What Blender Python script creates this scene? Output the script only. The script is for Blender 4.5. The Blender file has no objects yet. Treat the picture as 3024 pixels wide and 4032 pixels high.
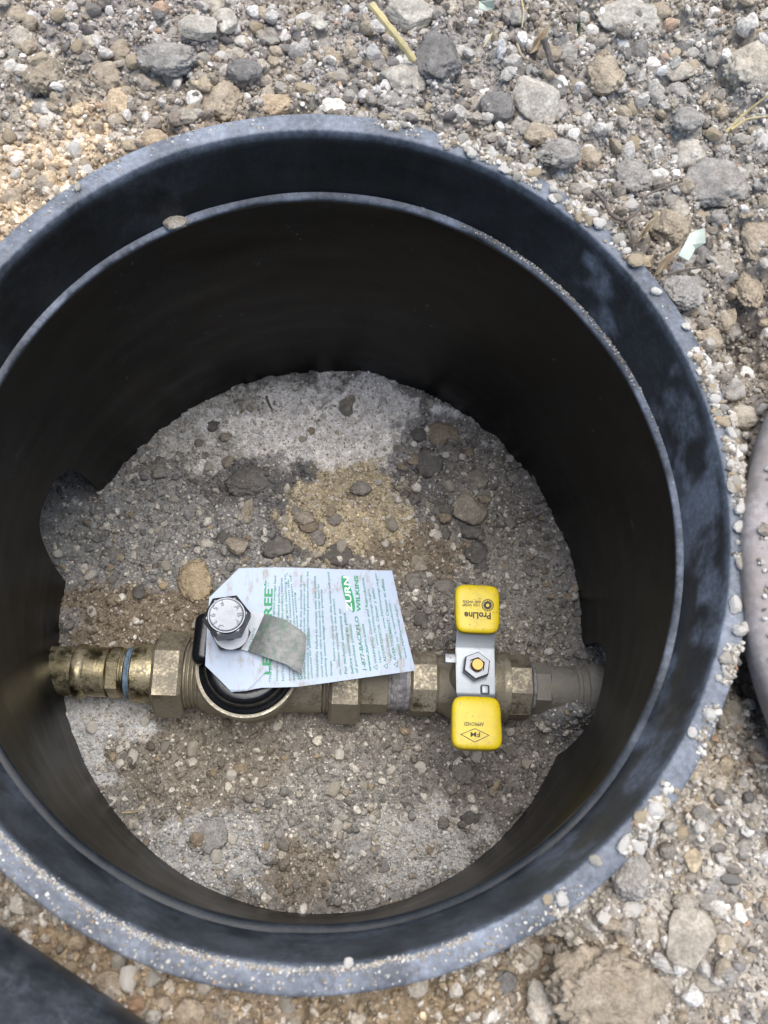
import bpy, bmesh, math, random
import numpy as np
from mathutils import Vector, Matrix

random.seed(7); RNG = np.random.default_rng(11)
SC = bpy.context.scene
COL = SC.collection
rad = math.radians

# ------------------------------------------------------------------ camera
CAM_POS = np.array([.0019, -.1041, .3078])
FPX = 3480.0                                   # focal length in photograph pixels (3024 x 4032)
def rotm(v):
    v = np.array(v, float); t = np.linalg.norm(v); k = v/t
    K = np.array([[0, -k[2], k[1]], [k[2], 0, -k[0]], [-k[1], k[0], 0]])
    return np.eye(3)+math.sin(t)*K+(1-math.cos(t))*K@K
CAM_R = rotm([.2988, 0, 0])@rotm([0, -.0627, 0])
cam_d = bpy.data.cameras.new('camera'); cam = bpy.data.objects.new('camera', cam_d); COL.objects.link(cam)
cam.matrix_world = Matrix.Translation(Vector(CAM_POS)) @ Matrix(CAM_R.tolist()).to_4x4()
cam_d.sensor_fit = 'VERTICAL'; cam_d.lens = 6.4; cam_d.sensor_height = 6.4*4032/FPX; cam_d.sensor_width = 6.4*3024/FPX
cam_d.clip_start = .01; cam_d.clip_end = 500
cam_d.dof.use_dof = True; cam_d.dof.focus_distance = .52; cam_d.dof.aperture_fstop = 4.0
SC.camera = cam

# ------------------------------------------------------------------ sky, sun, exposure
SUN_EL, SUN_AZ = rad(78), rad(62)              # thin bright overcast, brightest high up and beyond the box
world = bpy.data.worlds.new('World'); SC.world = world; world.use_nodes = True
wn = world.node_tree.nodes; bg = wn['Background']
sky = wn.new('ShaderNodeTexSky'); sky.sky_type = 'NISHITA'; sky.sun_disc = False
sky.sun_elevation = SUN_EL; sky.sun_rotation = math.pi/2-SUN_AZ; sky.air_density = 1.0; sky.dust_density = 1.5; sky.ozone_density = 1.0
world.node_tree.links.new(sky.outputs[0], bg.inputs[0]); bg.inputs[1].default_value = .1
sl = bpy.data.lights.new('sun', 'SUN'); sun = bpy.data.objects.new('sun', sl); COL.objects.link(sun)
sl.energy = 1.5; sl.angle = rad(52); sl.color = (1, .975, .95)
sdir = Vector((math.cos(SUN_AZ)*math.cos(SUN_EL), math.sin(SUN_AZ)*math.cos(SUN_EL), math.sin(SUN_EL)))
sun.rotation_euler = sdir.to_track_quat('Z', 'Y').to_euler(); sun.location = sdir*8
SC.view_settings.view_transform = 'Standard'; SC.view_settings.look = 'None'
SC.view_settings.gamma = 1; SC.view_settings.exposure = 1.4; SC.view_settings.use_curve_mapping = False

# ------------------------------------------------------------------ helpers: placing
def P(x, y, z):
    """point of the horizontal plane z under photograph pixel (x, y)"""
    d = CAM_R@np.array([(x-1512)/FPX, -(y-2016)/FPX, -1]); return CAM_POS+d*((z-CAM_POS[2])/d[2])
def PPL(x, y, o, n):
    d = CAM_R@np.array([(x-1512)/FPX, -(y-2016)/FPX, -1]); return CAM_POS+d*(np.dot(np.array(o)-CAM_POS, n)/np.dot(d, n))
def MPX(x, y, z):
    return np.linalg.norm(P(x+1, y, z)-P(x, y, z))           # metres per pixel there

# ------------------------------------------------------------------ helpers: noise
def _h(i, j, k, s):
    n = (i.astype(np.int64)*374761393+j.astype(np.int64)*668265263+k.astype(np.int64)*2147483647+s*974711) & 0xffffffff
    n = ((n ^ (n >> 13))*1274126177) & 0xffffffff
    n = ((n ^ (n >> 16))*2246822519) & 0xffffffff
    return ((n ^ (n >> 15)) & 0xffffff)/float(0xffffff)
def vnoise(p, s=0):
    i = np.floor(p).astype(np.int64); f = p-i; f = f*f*f*(f*(f*6-15)+10)
    o = 0
    for a in (0, 1):
        for b in (0, 1):
            for c in (0, 1):
                w = (f[:, 0] if a else 1-f[:, 0])*(f[:, 1] if b else 1-f[:, 1])*(f[:, 2] if c else 1-f[:, 2])
                o = o+w*_h(i[:, 0]+a, i[:, 1]+b, i[:, 2]+c, s)
    return o*2-1
def fbm(p, oct=4, s=0, gain=.5):
    o = 0; a = 1.; t = 0
    for q in range(oct): o = o+a*vnoise(p*2.03**q+q*17.3, s+q*7); t += a; a *= gain
    return o/t
def worley2(p, s=0):
    """distance to the nearest of jittered cell points, and that cell's random value"""
    i = np.floor(p).astype(np.int64); best = np.full(len(p), 9.); cid = np.zeros(len(p))
    z = np.zeros(len(p), np.int64)
    for a in (-1, 0, 1):
        for b in (-1, 0, 1):
            ci, cj = i[:, 0]+a, i[:, 1]+b
            d = np.hypot(ci+_h(ci, cj, z, s)-p[:, 0], cj+_h(ci, cj, z, s+5)-p[:, 1])
            m = d < best; best = np.where(m, d, best); cid = np.where(m, _h(ci, cj, z, s+9), cid)
    return best, cid
def P3(x, y, k): return np.c_[x*k, y*k, np.zeros_like(x)+.37]
def sstep(a, b, x):
    t = np.clip((x-a)/(b-a), 0, 1); return t*t*(3-2*t)

# ------------------------------------------------------------------ helpers: objects
def tag(o, label=None, cat=None, group=None, kind=None):
    if label: o['label'] = label
    if cat: o['category'] = cat
    if group: o['group'] = group
    if kind: o['kind'] = kind
    return o
def link(name, me, mat=None, parent=None):
    o = bpy.data.objects.new(name, me); COL.objects.link(o)
    if mat is not None and me is not None and not me.materials: me.materials.append(mat)
    if parent is not None: o.parent = parent
    return o
def empty(name, loc=(0, 0, 0)):
    o = bpy.data.objects.new(name, None); COL.objects.link(o); o.location = Vector(loc); o.empty_display_size = .01
    return o
def np_mesh(name, V, F, smooth=True, col=None):
    me = bpy.data.meshes.new(name); V = np.asarray(V, np.float32); F = np.asarray(F, np.int32); k = F.shape[1]
    me.vertices.add(len(V)); me.vertices.foreach_set('co', V.ravel())
    me.loops.add(F.size); me.loops.foreach_set('vertex_index', F.ravel())
    me.polygons.add(len(F)); me.polygons.foreach_set('loop_start', np.arange(len(F), dtype=np.int32)*k)
    me.polygons.foreach_set('use_smooth', np.full(len(F), smooth, bool))
    if col is not None:
        a = me.attributes.new('Col', 'FLOAT_COLOR', 'POINT')
        c = np.ones((len(V), 4), np.float32); c[:, :3] = col; a.data.foreach_set('color', c.ravel())
    me.update(); me.validate(); return me
def bm_mesh(name, bm, ang=35):
    bm.normal_update()
    for f in bm.faces: f.smooth = ang > 0
    if ang > 0:
        for e in bm.edges:
            if len(e.link_faces) == 2 and e.calc_face_angle(0) > rad(ang): e.smooth = False
    me = bpy.data.meshes.new(name); bm.to_mesh(me); bm.free(); return me
class Frame:
    def __init__(s, o, X, Y, Z): s.o, s.X, s.Y, s.Z = [np.array(v, float) for v in (o, X, Y, Z)]
    def p(s, x, y, z): return s.o+s.X*x+s.Y*y+s.Z*z
    def mat(s):
        m = np.eye(4); m[:3, 0] = s.X; m[:3, 1] = s.Y; m[:3, 2] = s.Z; m[:3, 3] = s.o; return Matrix(m.tolist())
def lathe(bm, fr, prof, n=48, phase=0, close=True):
    """revolve (t, r) round the frame's Z"""
    rings = []
    for t, r in prof:
        rings.append([bm.verts.new(Vector(fr.p(r*math.cos(2*math.pi*i/n+phase), r*math.sin(2*math.pi*i/n+phase), t))) for i in range(n)])
    for a, b in zip(rings, rings[1:]):
        for i in range(n): bm.faces.new((a[i], a[(i+1) % n], b[(i+1) % n], b[i]))
    if close:
        bm.faces.new(rings[0][::-1]); bm.faces.new(rings[-1])
    return bm
def rbox(fr, c, size, bev=.001, seg=2):
    bm = bmesh.new(); bmesh.ops.create_cube(bm, size=1)
    for v in bm.verts: v.co = Vector((v.co.x*size[0], v.co.y*size[1], v.co.z*size[2]))
    if bev > 0: bmesh.ops.bevel(bm, geom=bm.edges[:]+bm.verts[:], offset=bev, segments=seg, profile=.5, affect='EDGES')
    for v in bm.verts: v.co = Vector(fr.p(c[0]+v.co.x, c[1]+v.co.y, c[2]+v.co.z))
    return bm
def poly_plate(fr_fn, pts, th, name, bev=0):
    """flat polygon (2-D) thickened: fr_fn(u, v, w) -> world"""
    bm = bmesh.new(); top = [bm.verts.new(Vector(fr_fn(u, v, 0))) for u, v in pts]; bot = [bm.verts.new(Vector(fr_fn(u, v, -th))) for u, v in pts]
    bm.faces.new(top); bm.faces.new(bot[::-1]); n = len(pts)
    for i in range(n): bm.faces.new((top[i], bot[i], bot[(i+1) % n], top[(i+1) % n]))
    bmesh.ops.recalc_face_normals(bm, faces=bm.faces)
    return bm
def tube(bm, pts, radii, n=8):
    pts = [Vector(p) for p in pts]; rings = []
    up = Vector((0, 0, 1))
    for i, p in enumerate(pts):
        d = (pts[min(i+1, len(pts)-1)]-pts[max(i-1, 0)]).normalized(); s = d.cross(up)
        s = s.normalized() if s.length > 1e-4 else Vector((1, 0, 0)); u = s.cross(d)
        r = radii[i] if hasattr(radii, '__len__') else radii
        rings.append([bm.verts.new(p+s*math.cos(2*math.pi*k/n)*r+u*math.sin(2*math.pi*k/n)*r) for k in range(n)])
    for a, b in zip(rings, rings[1:]):
        for i in range(n): bm.faces.new((a[i], a[(i+1) % n], b[(i+1) % n], b[i]))
    bm.faces.new(rings[0][::-1]); bm.faces.new(rings[-1]); bmesh.ops.recalc_face_normals(bm, faces=bm.faces)
    return bm

# ------------------------------------------------------------------ materials
class NT:
    def __init__(s, name):
        s.m = bpy.data.materials.new(name); s.m.use_nodes = True; s.t = s.m.node_tree; s.b = s.t.nodes['Principled BSDF']
    def n(s, typ, ins=None, **kw):
        nd = s.t.nodes.new('ShaderNode'+typ)
        for k, v in kw.items(): setattr(nd, k, v)
        for k, v in (ins or {}).items():
            if hasattr(v, 'links'): s.t.links.new(v, nd.inputs[k])
            else: nd.inputs[k].default_value = v
        return nd
    def set(s, k, v):
        if hasattr(v, 'links'): s.t.links.new(v, s.b.inputs[k])
        else: s.b.inputs[k].default_value = v
    def obj(s): return s.n('TexCoord').outputs['Object']
    def geo(s): return s.n('NewGeometry').outputs['Position']
    def noise(s, vec, scale, detail=4, rough=.55, lac=2.):
        return s.n('TexNoise', {'Vector': vec, 'Scale': scale, 'Detail': detail, 'Roughness': rough, 'Lacunarity': lac}).outputs['Fac']
    def ramp(s, fac, a, b, ca=(0, 0, 0, 1), cb=(1, 1, 1, 1)):
        r = s.n('ValToRGB', {0: fac}); r.color_ramp.elements[0].position = a; r.color_ramp.elements[1].position = b
        r.color_ramp.elements[0].color = ca; r.color_ramp.elements[1].color = cb; return r.outputs[0]
    def mix(s, fac, a, b, mode='MIX'):
        x = s.n('Mix', data_type='RGBA', blend_type=mode)
        for k, v in ((0, fac), (6, a), (7, b)):
            if hasattr(v, 'links'): s.t.links.new(v, x.inputs[k])
            else: x.inputs[k].default_value = v if k == 0 or len(v) == 4 else (*v, 1)
        return x.outputs[2]
    def math(s, op, a, b=0., c=0.): return s.n('Math', {0: a, 1: b, 2: c}, operation=op).outputs[0]
    def bump(s, h, strength=.5, dist=.001, prev=None):
        ins = {'Height': h, 'Strength': strength, 'Distance': dist}
        if prev is not None: ins['Normal'] = prev
        return s.n('Bump', ins).outputs[0]
def mat_earth(name, fine=900, specks=.25, rough=.95):
    """soil, clods, stones, grit: colour from the point attribute, grain and specks from noise"""
    m = NT(name); g = m.obj(); a = m.n('Attribute', attribute_name='Col').outputs['Color']
    n1 = m.noise(g, fine, 4, .7); n2 = m.noise(g, fine*.18, 5, .65)
    c = m.mix(1, a, m.ramp(n1, .28, .74, (.62, .6, .58, 1), (1.4, 1.4, 1.4, 1)), 'MULTIPLY')
    c = m.mix(1, c, m.ramp(n2, .3, .72, (.72, .7, .68, 1), (1.25, 1.25, 1.25, 1)), 'MULTIPLY')
    if specks:
        v = m.n('TexVoronoi', {'Vector': g, 'Scale': fine*.62}); r = m.ramp(v.outputs['Color'], 1-specks*.55, 1-specks*.5)
        near = m.ramp(v.outputs['Distance'], .25, .45, (1, 1, 1, 1), (0, 0, 0, 1))
        c = m.mix(m.math('MULTIPLY', r, near), c, (.5, .46, .39, 1))
    m.set('Base Color', c); m.set('Roughness', rough); m.set('Specular IOR Level', .2)
    m.set('Normal', m.bump(m.math('ADD', n1, m.math('MULTIPLY', n2, 2.)), .55, .0012))
    return m.m
M = {}
M['soil'] = mat_earth('soil', 800, .3)
M['clod'] = mat_earth('clod', 1000, .12)
M['stone'] = mat_earth('stone', 700, 0)
M['grit'] = mat_earth('grit', 700, 0)

def mat_plastic(name, base=(.0050, .0060, .0064), dusty=.06, film=(.28, .298, .325), rough=(.28, .5), spec=.42, thr=.45):
    """black polyethylene with scuffs and a dust film; the point attribute Dust says how dusty the place is"""
    m = NT(name); g = m.obj(); d = m.n('Attribute', attribute_name='Dust').outputs['Fac']
    n1 = m.noise(g, 26, 6, .62); n2 = m.noise(g, 420, 4, .7)
    mp = m.n('Mapping', {'Vector': g, 'Scale': (1, 1, .16)}).outputs[0]
    n3 = m.noise(mp, 85, 5, .7)
    blot = m.ramp(n1, thr, thr+.27); st = m.ramp(n3, thr+.05, thr+.35); fine = m.ramp(n2, .42, .72)
    f = m.math('MULTIPLY', m.math('ADD', m.math('MULTIPLY', blot, .7), m.math('MULTIPLY', st, .5)), m.math('ADD', m.math('MULTIPLY', fine, .6), .4))
    mp2 = m.n('Mapping', {'Vector': g, 'Scale': (1, 1, .5), 'Rotation': (.5, .3, 0)}).outputs[0]
    rub = m.ramp(m.noise(mp2, 48, 7, .68), .40, .66)
    d2 = m.math('MULTIPLY', d, m.math('ADD', .30, m.math('ADD', m.math('MULTIPLY', fine, .45), m.math('MULTIPLY', rub, .55))))
    f = m.math('MINIMUM', m.math('ADD', m.math('MULTIPLY', f, dusty), d2), 1.)
    if thr > .5:                                             # knocks and scratches on the wall
        mp3 = m.n('Mapping', {'Vector': g, 'Scale': (1, .12, .4), 'Rotation': (.9, .35, .6)}).outputs[0]
        sc = m.math('MULTIPLY', m.ramp(m.noise(mp3, 260, 3, .5), .69, .73), m.ramp(m.noise(g, 30, 2), .5, .62))
        sm = m.math('MULTIPLY', m.math('MULTIPLY', m.ramp(m.noise(g, 34, 6, .72), .56, .70), m.ramp(m.noise(g, 13, 2), .48, .6)), m.math('MULTIPLY', fine, .5))
        f = m.math('MINIMUM', m.math('ADD', f, m.math('ADD', m.math('MULTIPLY', sc, .5), sm)), 1.)
    m.set('Base Color', m.mix(f, base, film)); m.set('Specular IOR Level', spec)
    m.set('Roughness', m.math('ADD', rough[0], m.math('ADD', m.math('MULTIPLY', n1, rough[1]-rough[0]), m.math('MULTIPLY', f, .35))))
    m.set('Normal', m.bump(m.math('ADD', n2, m.math('MULTIPLY', n1, 1.5)), .12, .001))
    return m.m
M['plastic'] = mat_plastic('black_plastic', dusty=.10, spec=.30)
M['bodyplastic'] = mat_plastic('black_body_plastic', (.0028, .0038, .0040), .14, (.16, .17, .165), (.26, .46), .10, .58)
M['lidplastic'] = mat_plastic('dusty_lid_plastic', (.15, .12, .095), 1.1, (.38, .335, .31))
M['pipeplastic'] = mat_plastic('black_pipe_plastic', (.018, .02, .022), .9, (.2, .215, .23))
M['cap'] = mat_plastic('black_cap', (.006, .007, .009), .1, (.18, .18, .18), (.16, .26))

def mat_brass(name, base=(.44, .375, .225), dust=.5, rough=.33, dcol=(.26, .225, .165)):
    m = NT(name); g = m.geo(); n1 = m.noise(g, 75, 6, .65); n2 = m.noise(g, 600, 4, .7)
    f = m.math('MULTIPLY', m.ramp(n1, .58-.3*dust, .78-.2*dust), m.ramp(n2, .25, .6))
    m.set('Base Color', m.mix(f, m.mix(m.ramp(n2, .3, .75), base, tuple(b*.72 for b in base)), dcol))
    m.set('Metallic', m.math('SUBTRACT', 1., m.math('MULTIPLY', f, .92)))
    m.set('Roughness', m.math('ADD', rough, m.math('MULTIPLY', f, .5))); m.set('Normal', m.bump(m.math('ADD', n2, n1), .3, .0006))
    return m.m
M['brass'] = mat_brass('brass', dust=.5)
M['cast'] = mat_brass('cast_brass', (.40, .35, .25), .9, .42, (.27, .24, .19))
M['dustybrass'] = mat_brass('dusty_brass', (.36, .31, .2), 1.7, .5, (.30, .28, .245))
M['ring'] = mat_brass('pale_ring_metal', (.44, .40, .31), .5, .42, (.42, .38, .3))
def mat_metal(name, base, rough, dust=.2, dcol=(.3, .28, .25)):
    m = NT(name); g = m.geo(); n1 = m.noise(g, 220, 5, .6); n2 = m.noise(g, 900, 3, .6)
    f = m.math('MULTIPLY', m.ramp(n1, .6, .72), dust*2)
    m.set('Base Color', m.mix(f, base, dcol)); m.set('Metallic', m.math('SUBTRACT', 1., m.math('MULTIPLY', f, .9)))
    m.set('Roughness', m.math('ADD', rough, m.math('MULTIPLY', n1, .14))); m.set('Normal', m.bump(n2, .08, .0004)); return m.m
M['steel'] = mat_metal('stainless_steel', (.25, .26, .275), .42, .08)
M['zinc'] = mat_metal('zinc_plated_steel', (.27, .29, .305), .42, .4, (.16, .14, .115))
M['bronze'] = mat_metal('stem_brass', (.36, .24, .08), .4, .1)
M['aluminium'] = mat_metal('aluminium_sheet', (.3, .315, .335), .5, .15)
def mat_plain(name, c, rough=.5, var=.25, scale=90, bump=.1, spec=.4):
    m = NT(name); g = m.geo(); n = m.noise(g, scale, 5, .6)
    m.set('Base Color', m.mix(m.ramp(n, .3, .7), tuple(x*(1-var) for x in c), tuple(min(1, x*(1+var*.6)) for x in c)))
    m.set('Roughness', rough); m.set('Specular IOR Level', spec); m.set('Normal', m.bump(m.noise(g, scale*9, 3), bump, .0006)); return m.m
def mat_yellow():
    m = NT('yellow_vinyl'); g = m.geo(); n = m.noise(g, 130, 6, .7); s = m.noise(g, 700, 3, .6)
    f = m.math('MULTIPLY', m.ramp(n, .48, .72), .5)
    c = m.mix(f, (.72, .54, .012, 1), (.42, .31, .1, 1)); c = m.mix(m.ramp(s, .63, .70), c, (.3, .22, .08, 1))
    m.set('Base Color', c); m.set('Roughness', m.math('ADD', .3, m.math('MULTIPLY', n, .2))); m.set('Normal', m.bump(n, .1, .001)); return m.m
M['yellow'] = mat_yellow()
def mat_tagpaint():
    m = NT('white_tag'); g = m.geo(); n = m.noise(g, 60, 5, .6); s = m.noise(m.n('Mapping', {'Vector': g, 'Scale': (1, .35, 1)}).outputs[0], 260, 6, .75)
    f = m.math('MULTIPLY', m.ramp(s, .47, .6), m.ramp(n, .45, .58))
    c = m.mix(m.math('MULTIPLY', f, .75), (.39, .465, .575, 1), (.28, .23, .17, 1))
    m.set('Base Color', c); m.set('Roughness', .48); m.set('Normal', m.bump(m.noise(g, 120, 4), .15, .001)); return m.m
M['tag'] = mat_tagpaint()
M['green'] = mat_plain('green_print', (.0, .26, .085), .45, .25, 300)
M['teal'] = mat_plain('small_green_print', (.0, .19, .11), .45, .2, 300)
M['black_ink'] = mat_plain('black_print', (.03, .028, .02), .5, .2, 300)
M['white_ink'] = mat_plain('white_print', (.72, .75, .78), .4, .1, 300)
M['tape'] = mat_plain('blue_thread_tape', (.15, .215, .28), .5, .6, 260)
M['greytape'] = mat_plain('dirty_thread_tape', (.27, .26, .27), .6, .7, 330)
def mat_wing():
    m = NT('green_dirty_metal'); g = m.geo(); n1 = m.noise(g, 170, 5, .65); n2 = m.noise(m.n('Mapping', {'Vector': g, 'Scale': (1, .3, 1), 'Rotation': (0, 0, -.4)}).outputs[0], 330, 4, .6)
    c = m.mix(m.ramp(n2, .46, .66), (.125, .128, .122, 1), (.05, .115, .075, 1)); c = m.mix(m.ramp(n1, .45, .62), c, (.18, .18, .17, 1))
    m.set('Base Color', c); m.set('Roughness', .45); m.set('Metallic', .25); m.set('Normal', m.bump(n1, .3, .001)); return m.m
M['greendirt'] = mat_wing()
M['straw'] = mat_plain('dry_straw', (.52, .42, .2), .7, .3, 200)
M['paleleaf'] = mat_plain('pale_leaf', (.48, .52, .42), .8, .2, 150)
M['dryleaf'] = mat_plain('dry_leaf', (.34, .26, .16), .8, .35, 150)
M['twig'] = mat_plain('grey_twig', (.15, .125, .105), .9, .4, 300, .5)
M['greenleaf'] = mat_plain('green_leaf', (.1, .14, .08), .7, .3, 150)

# ------------------------------------------------------------------ terrain heights and colours
EY = 1.044                                     # the soft plastic box is pressed slightly oval
def gauss(x, y, c, sx, sy): return np.exp(-((x-c[0])/sx)**2-((y-c[1])/sy)**2)
C_GAP = P(2985, 2640, -.03); C_GAP2 = P(2150, 3760, -.03); C_GAP3 = P(2960, 1320, -.02)
def crumbs(x, y, a1, a2, a3, s):
    d1, c1 = worley2(np.c_[x, y]/.013+.35*np.c_[vnoise(P3(x, y, 90), s), vnoise(P3(x, y, 90), s+1)], s)
    d2, c2 = worley2(np.c_[x, y]/.0058, s+20); d3, c3 = worley2(np.c_[x, y]/.003, s+40)
    h = a1*np.maximum(0, 1-(d1/.62)**2)*sstep(.35, .8, c1)+a2*np.maximum(0, 1-(d2/.62)**2)*(.3+c2)+a3*np.maximum(0, 1-(d3/.65)**2)*(.3+c3)
    return h
def h_out(x, y):
    x = np.atleast_1d(np.asarray(x, float)); y = np.atleast_1d(np.asarray(y, float)); r = np.hypot(x, y/EY)
    near = 1-sstep(.55, .9, r)
    z = -.017-.010*sstep(.05, -.16, y)*near+.007*fbm(P3(x, y, 16), 3, 3)*near
    z = z+.012*sstep(.2, .33, r)*near*sstep(-.02, .12, y)
    z = z-.026*gauss(x, y, C_GAP, .014, .026)-.02*gauss(x, y, C_GAP2, .02, .012)-.025*gauss(x, y, C_GAP3, .012, .022)
    z = z+crumbs(x, y, .0065, .0026, .001, 100)*near+.0012*fbm(P3(x, y, 220), 3, 9)*near
    return np.minimum(z, -.006-.0*r+.4*np.maximum(0, r-.166))-.006*(1-sstep(.156, .164, r))
PIPE_A, PIPE_B = P(240, 2640, -.250), P(2000, 2704, -.250)
C_NIP = P(2275, 2800, -.25)
def h_in(x, y):
    x = np.atleast_1d(np.asarray(x, float)); y = np.atleast_1d(np.asarray(y, float)); r = np.hypot(x, y/EY)
    z = -.269+.0062*fbm(P3(x, y, 20), 3, 31)
    z = z+crumbs(x, y, .0052, .0022, .0009, 300)*(.55+.45*sstep(-.05, .02, y))+.0008*fbm(P3(x, y, 260), 3, 39)
    z = z+.027*gauss(x, y, C_NIP, .028, .0115)+.006*gauss(x, y, P(2250, 2850, -.26), .03, .015)
    z = z+.085*sstep(.177, .212, r)+.0075*sstep(.148, .172, r)*(1-sstep(.178, .19, r))*np.maximum(0, fbm(P3(x, y, 34), 3, 61)+.05)*2
    # a shallow trough hugs the pipe
    yp = PIPE_A[1]+(PIPE_B[1]-PIPE_A[1])*(x-PIPE_A[0])/(PIPE_B[0]-PIPE_A[0])
    z = z-.004*np.exp(-((y-yp)/.02)**2)*(1-sstep(.1, .13, x))
    return z
# zones of differently coloured earth, one outside being painted warm sunlight: (px, py, rx, ry, colour)
def zone_mix(x, y, zones, base, z0, seed):
    c = np.tile(np.array(base, float), (len(x), 1))
    w = .75*np.c_[fbm(P3(x, y, 60), 5, seed, .6), fbm(P3(x, y, 60), 5, seed+50, .6)]
    for px, py, rx, ry, col, amt in zones:
        o = P(px, py, z0); k = MPX(px, py, z0)
        d = np.hypot((x-o[0])/(rx*k)+w[:, 0], (y-o[1])/(ry*k)+w[:, 1]); a = amt*(1-sstep(.82, 1.04, d))[:, None]
        c = c*(1-a)+np.array(col)*a
    return c
WHITE_SAND = (.68, .64, .575); TAN = (.40, .33, .215); BROWN = (.205, .165, .115); DARK = (.135, .125, .115); GREYD = (.31, .30, .28)
ZIN = [(700, 2150, 620, 330, (.25, .24, .218), .9), (860, 1700, 330, 160, (.46, .43, .37), .9), (1320, 1690, 500, 235, WHITE_SAND, 1), (1020, 1890, 230, 100, DARK, .8),
       (1180, 2010, 120, 230, DARK, .9), (1420, 2010, 300, 190, TAN, 1), (1640, 2180, 200, 110, BROWN, .9), (1700, 1820, 180, 220, DARK, .75), (2000, 1900, 260, 420, (.21, .185, .15), .7), (2060, 2350, 250, 260, (.27, .245, .205), .9),
       (560, 2440, 340, 170, BROWN, 1), (1150, 2560, 260, 120, BROWN, .8), (390, 2830, 200, 190, (.47, .46, .43), 1), (800, 3000, 350, 260, (.205, .178, .138), .9), (1450, 2950, 350, 200, (.21, .188, .158), .8), (1900, 3050, 330, 180, (.2, .178, .15), .8),
       (830, 3350, 270, 170, (.36, .35, .325), .95), (1400, 3250, 350, 250, (.25, .235, .205), .8), (1180, 3420, 170, 110, BROWN, .7), (1650, 3320, 240, 170, (.42, .4, .36), .9), (2250, 2780, 220, 140, (.24, .225, .2), 1), (250, 2120, 150, 180, (.215, .21, .185), .8)]
ZOUT = [(200, 800, 420, 460, (.42, .33, .215), .9), (900, 620, 420, 160, (.25, .20, .145), .7), (700, 150, 700, 200, (.225, .2, .172), .8), (1700, 300, 520, 330, (.225, .208, .18), .9), (2500, 500, 700, 430, (.235, .215, .18), .9), (2850, 1400, 250, 500, (.19, .168, .135), .9),  # first zone: warm sunlit patch at upper left, painted into the soil colour
        (300, 3900, 800, 300, (.225, .172, .11), 1), (1500, 4000, 500, 180, (.19, .145, .09), 1), (2700, 3500, 500, 500, (.29, .262, .215), .9), (2300, 3900, 330, 180, (.19, .15, .1), .7)]
def col_in(x, y): return zone_mix(x, y, ZIN, (.225, .205, .175), -.266, 500)*np.array([1.19, 1.22, 1.27])
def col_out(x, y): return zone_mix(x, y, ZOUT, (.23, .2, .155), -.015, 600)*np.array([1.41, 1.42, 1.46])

# ------------------------------------------------------------------ ground sheet (polar, reaches the horizon) and dug soil in the box
na = 900
rs = np.r_[np.arange(.1562, .42, .0014), np.geomspace(.4215, 120, 60)]
A, R = np.meshgrid(np.linspace(0, 2*math.pi, na, endpoint=False), rs)
gx, gy = (R*np.cos(A)).ravel(), (R*np.sin(A)*EY).ravel(); gz = h_out(gx, gy)
nr = len(rs); I = np.arange(nr*na).reshape(nr, na)
F = np.stack([I[:-1], I[1:], np.roll(I, -1, 1)[1:], np.roll(I, -1, 1)[:-1]], -1).reshape(-1, 4)
tint = 1+.28*fbm(P3(gx, gy, 120), 3, 71)[:, None]
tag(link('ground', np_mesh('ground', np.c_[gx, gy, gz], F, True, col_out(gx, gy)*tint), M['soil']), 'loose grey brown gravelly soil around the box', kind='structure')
n = 340; s = np.linspace(-.24, .24, n); X, Y = np.meshgrid(s, s); x, y = X.ravel(), Y.ravel()
I = np.arange(n*n).reshape(n, n); F = np.stack([I[:-1, :-1], I[:-1, 1:], I[1:, 1:], I[1:, :-1]], -1).reshape(-1, 4)
rr = np.hypot(x, y)[F].max(1); F = F[rr < .24]
tint = 1+.25*fbm(P3(x, y, 140), 3, 81)[:, None]
me = np_mesh('box_soil', np.c_[x, y, h_in(x, y)], F, True, col_in(x, y)*tint)
tag(link('soil_floor', me, M['soil']), 'uneven soil floor inside the box, pale sand to dark brown', kind='structure')

# ------------------------------------------------------------------ round valve box
def dust_attr(me, fn):
    n = len(me.vertices); co = np.empty(n*3, np.float32); me.vertices.foreach_get('co', co); co = co.reshape(-1, 3)
    a = me.attributes.new('Dust', 'FLOAT', 'POINT'); a.data.foreach_set('value', np.asarray(fn(co), np.float32))
NA = 720
def ring_mesh(name, prof, wob=0., close=False):
    th = np.linspace(0, 2*math.pi, NA, endpoint=False); V = []
    pr = np.array(prof); m = len(pr)
    for r, z in pr:
        w = wob*fbm(np.c_[np.cos(th)*3, np.sin(th)*3, np.full(NA, r*200+z*90)], 3, 5)
        rr = r+w; zz = np.full(NA, z)
        V.append(np.c_[rr*np.cos(th), rr*np.sin(th)*EY, zz])
    V = np.array(V)
    I = np.arange(m*NA).reshape(m, NA); J = np.roll(I, -1, 1)
    F = np.stack([I[:-1], J[:-1], J[1:], I[1:]], -1).reshape(-1, 4)
    if close: F = np.r_[F, np.stack([I[-1], J[-1], J[0], I[0]], -1)]
    return np_mesh(name, V.reshape(-1, 3), F[:, ::-1], True)
def WR(z): return .1515+(.170-.1515)*(-.045-z)/.221         # inner radius of the flaring body
box = empty('valve_box', (0, 0, -.30))
tag(box, 'round black plastic valve box sunk in the gravel, dusty rim, open top', 'valve box')
def child(name, me, mat, parent):
    o = link(name, me, mat); o.parent = parent
    if parent.parent is None: o.matrix_parent_inverse = parent.matrix_basis.inverted()
    return o
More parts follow.
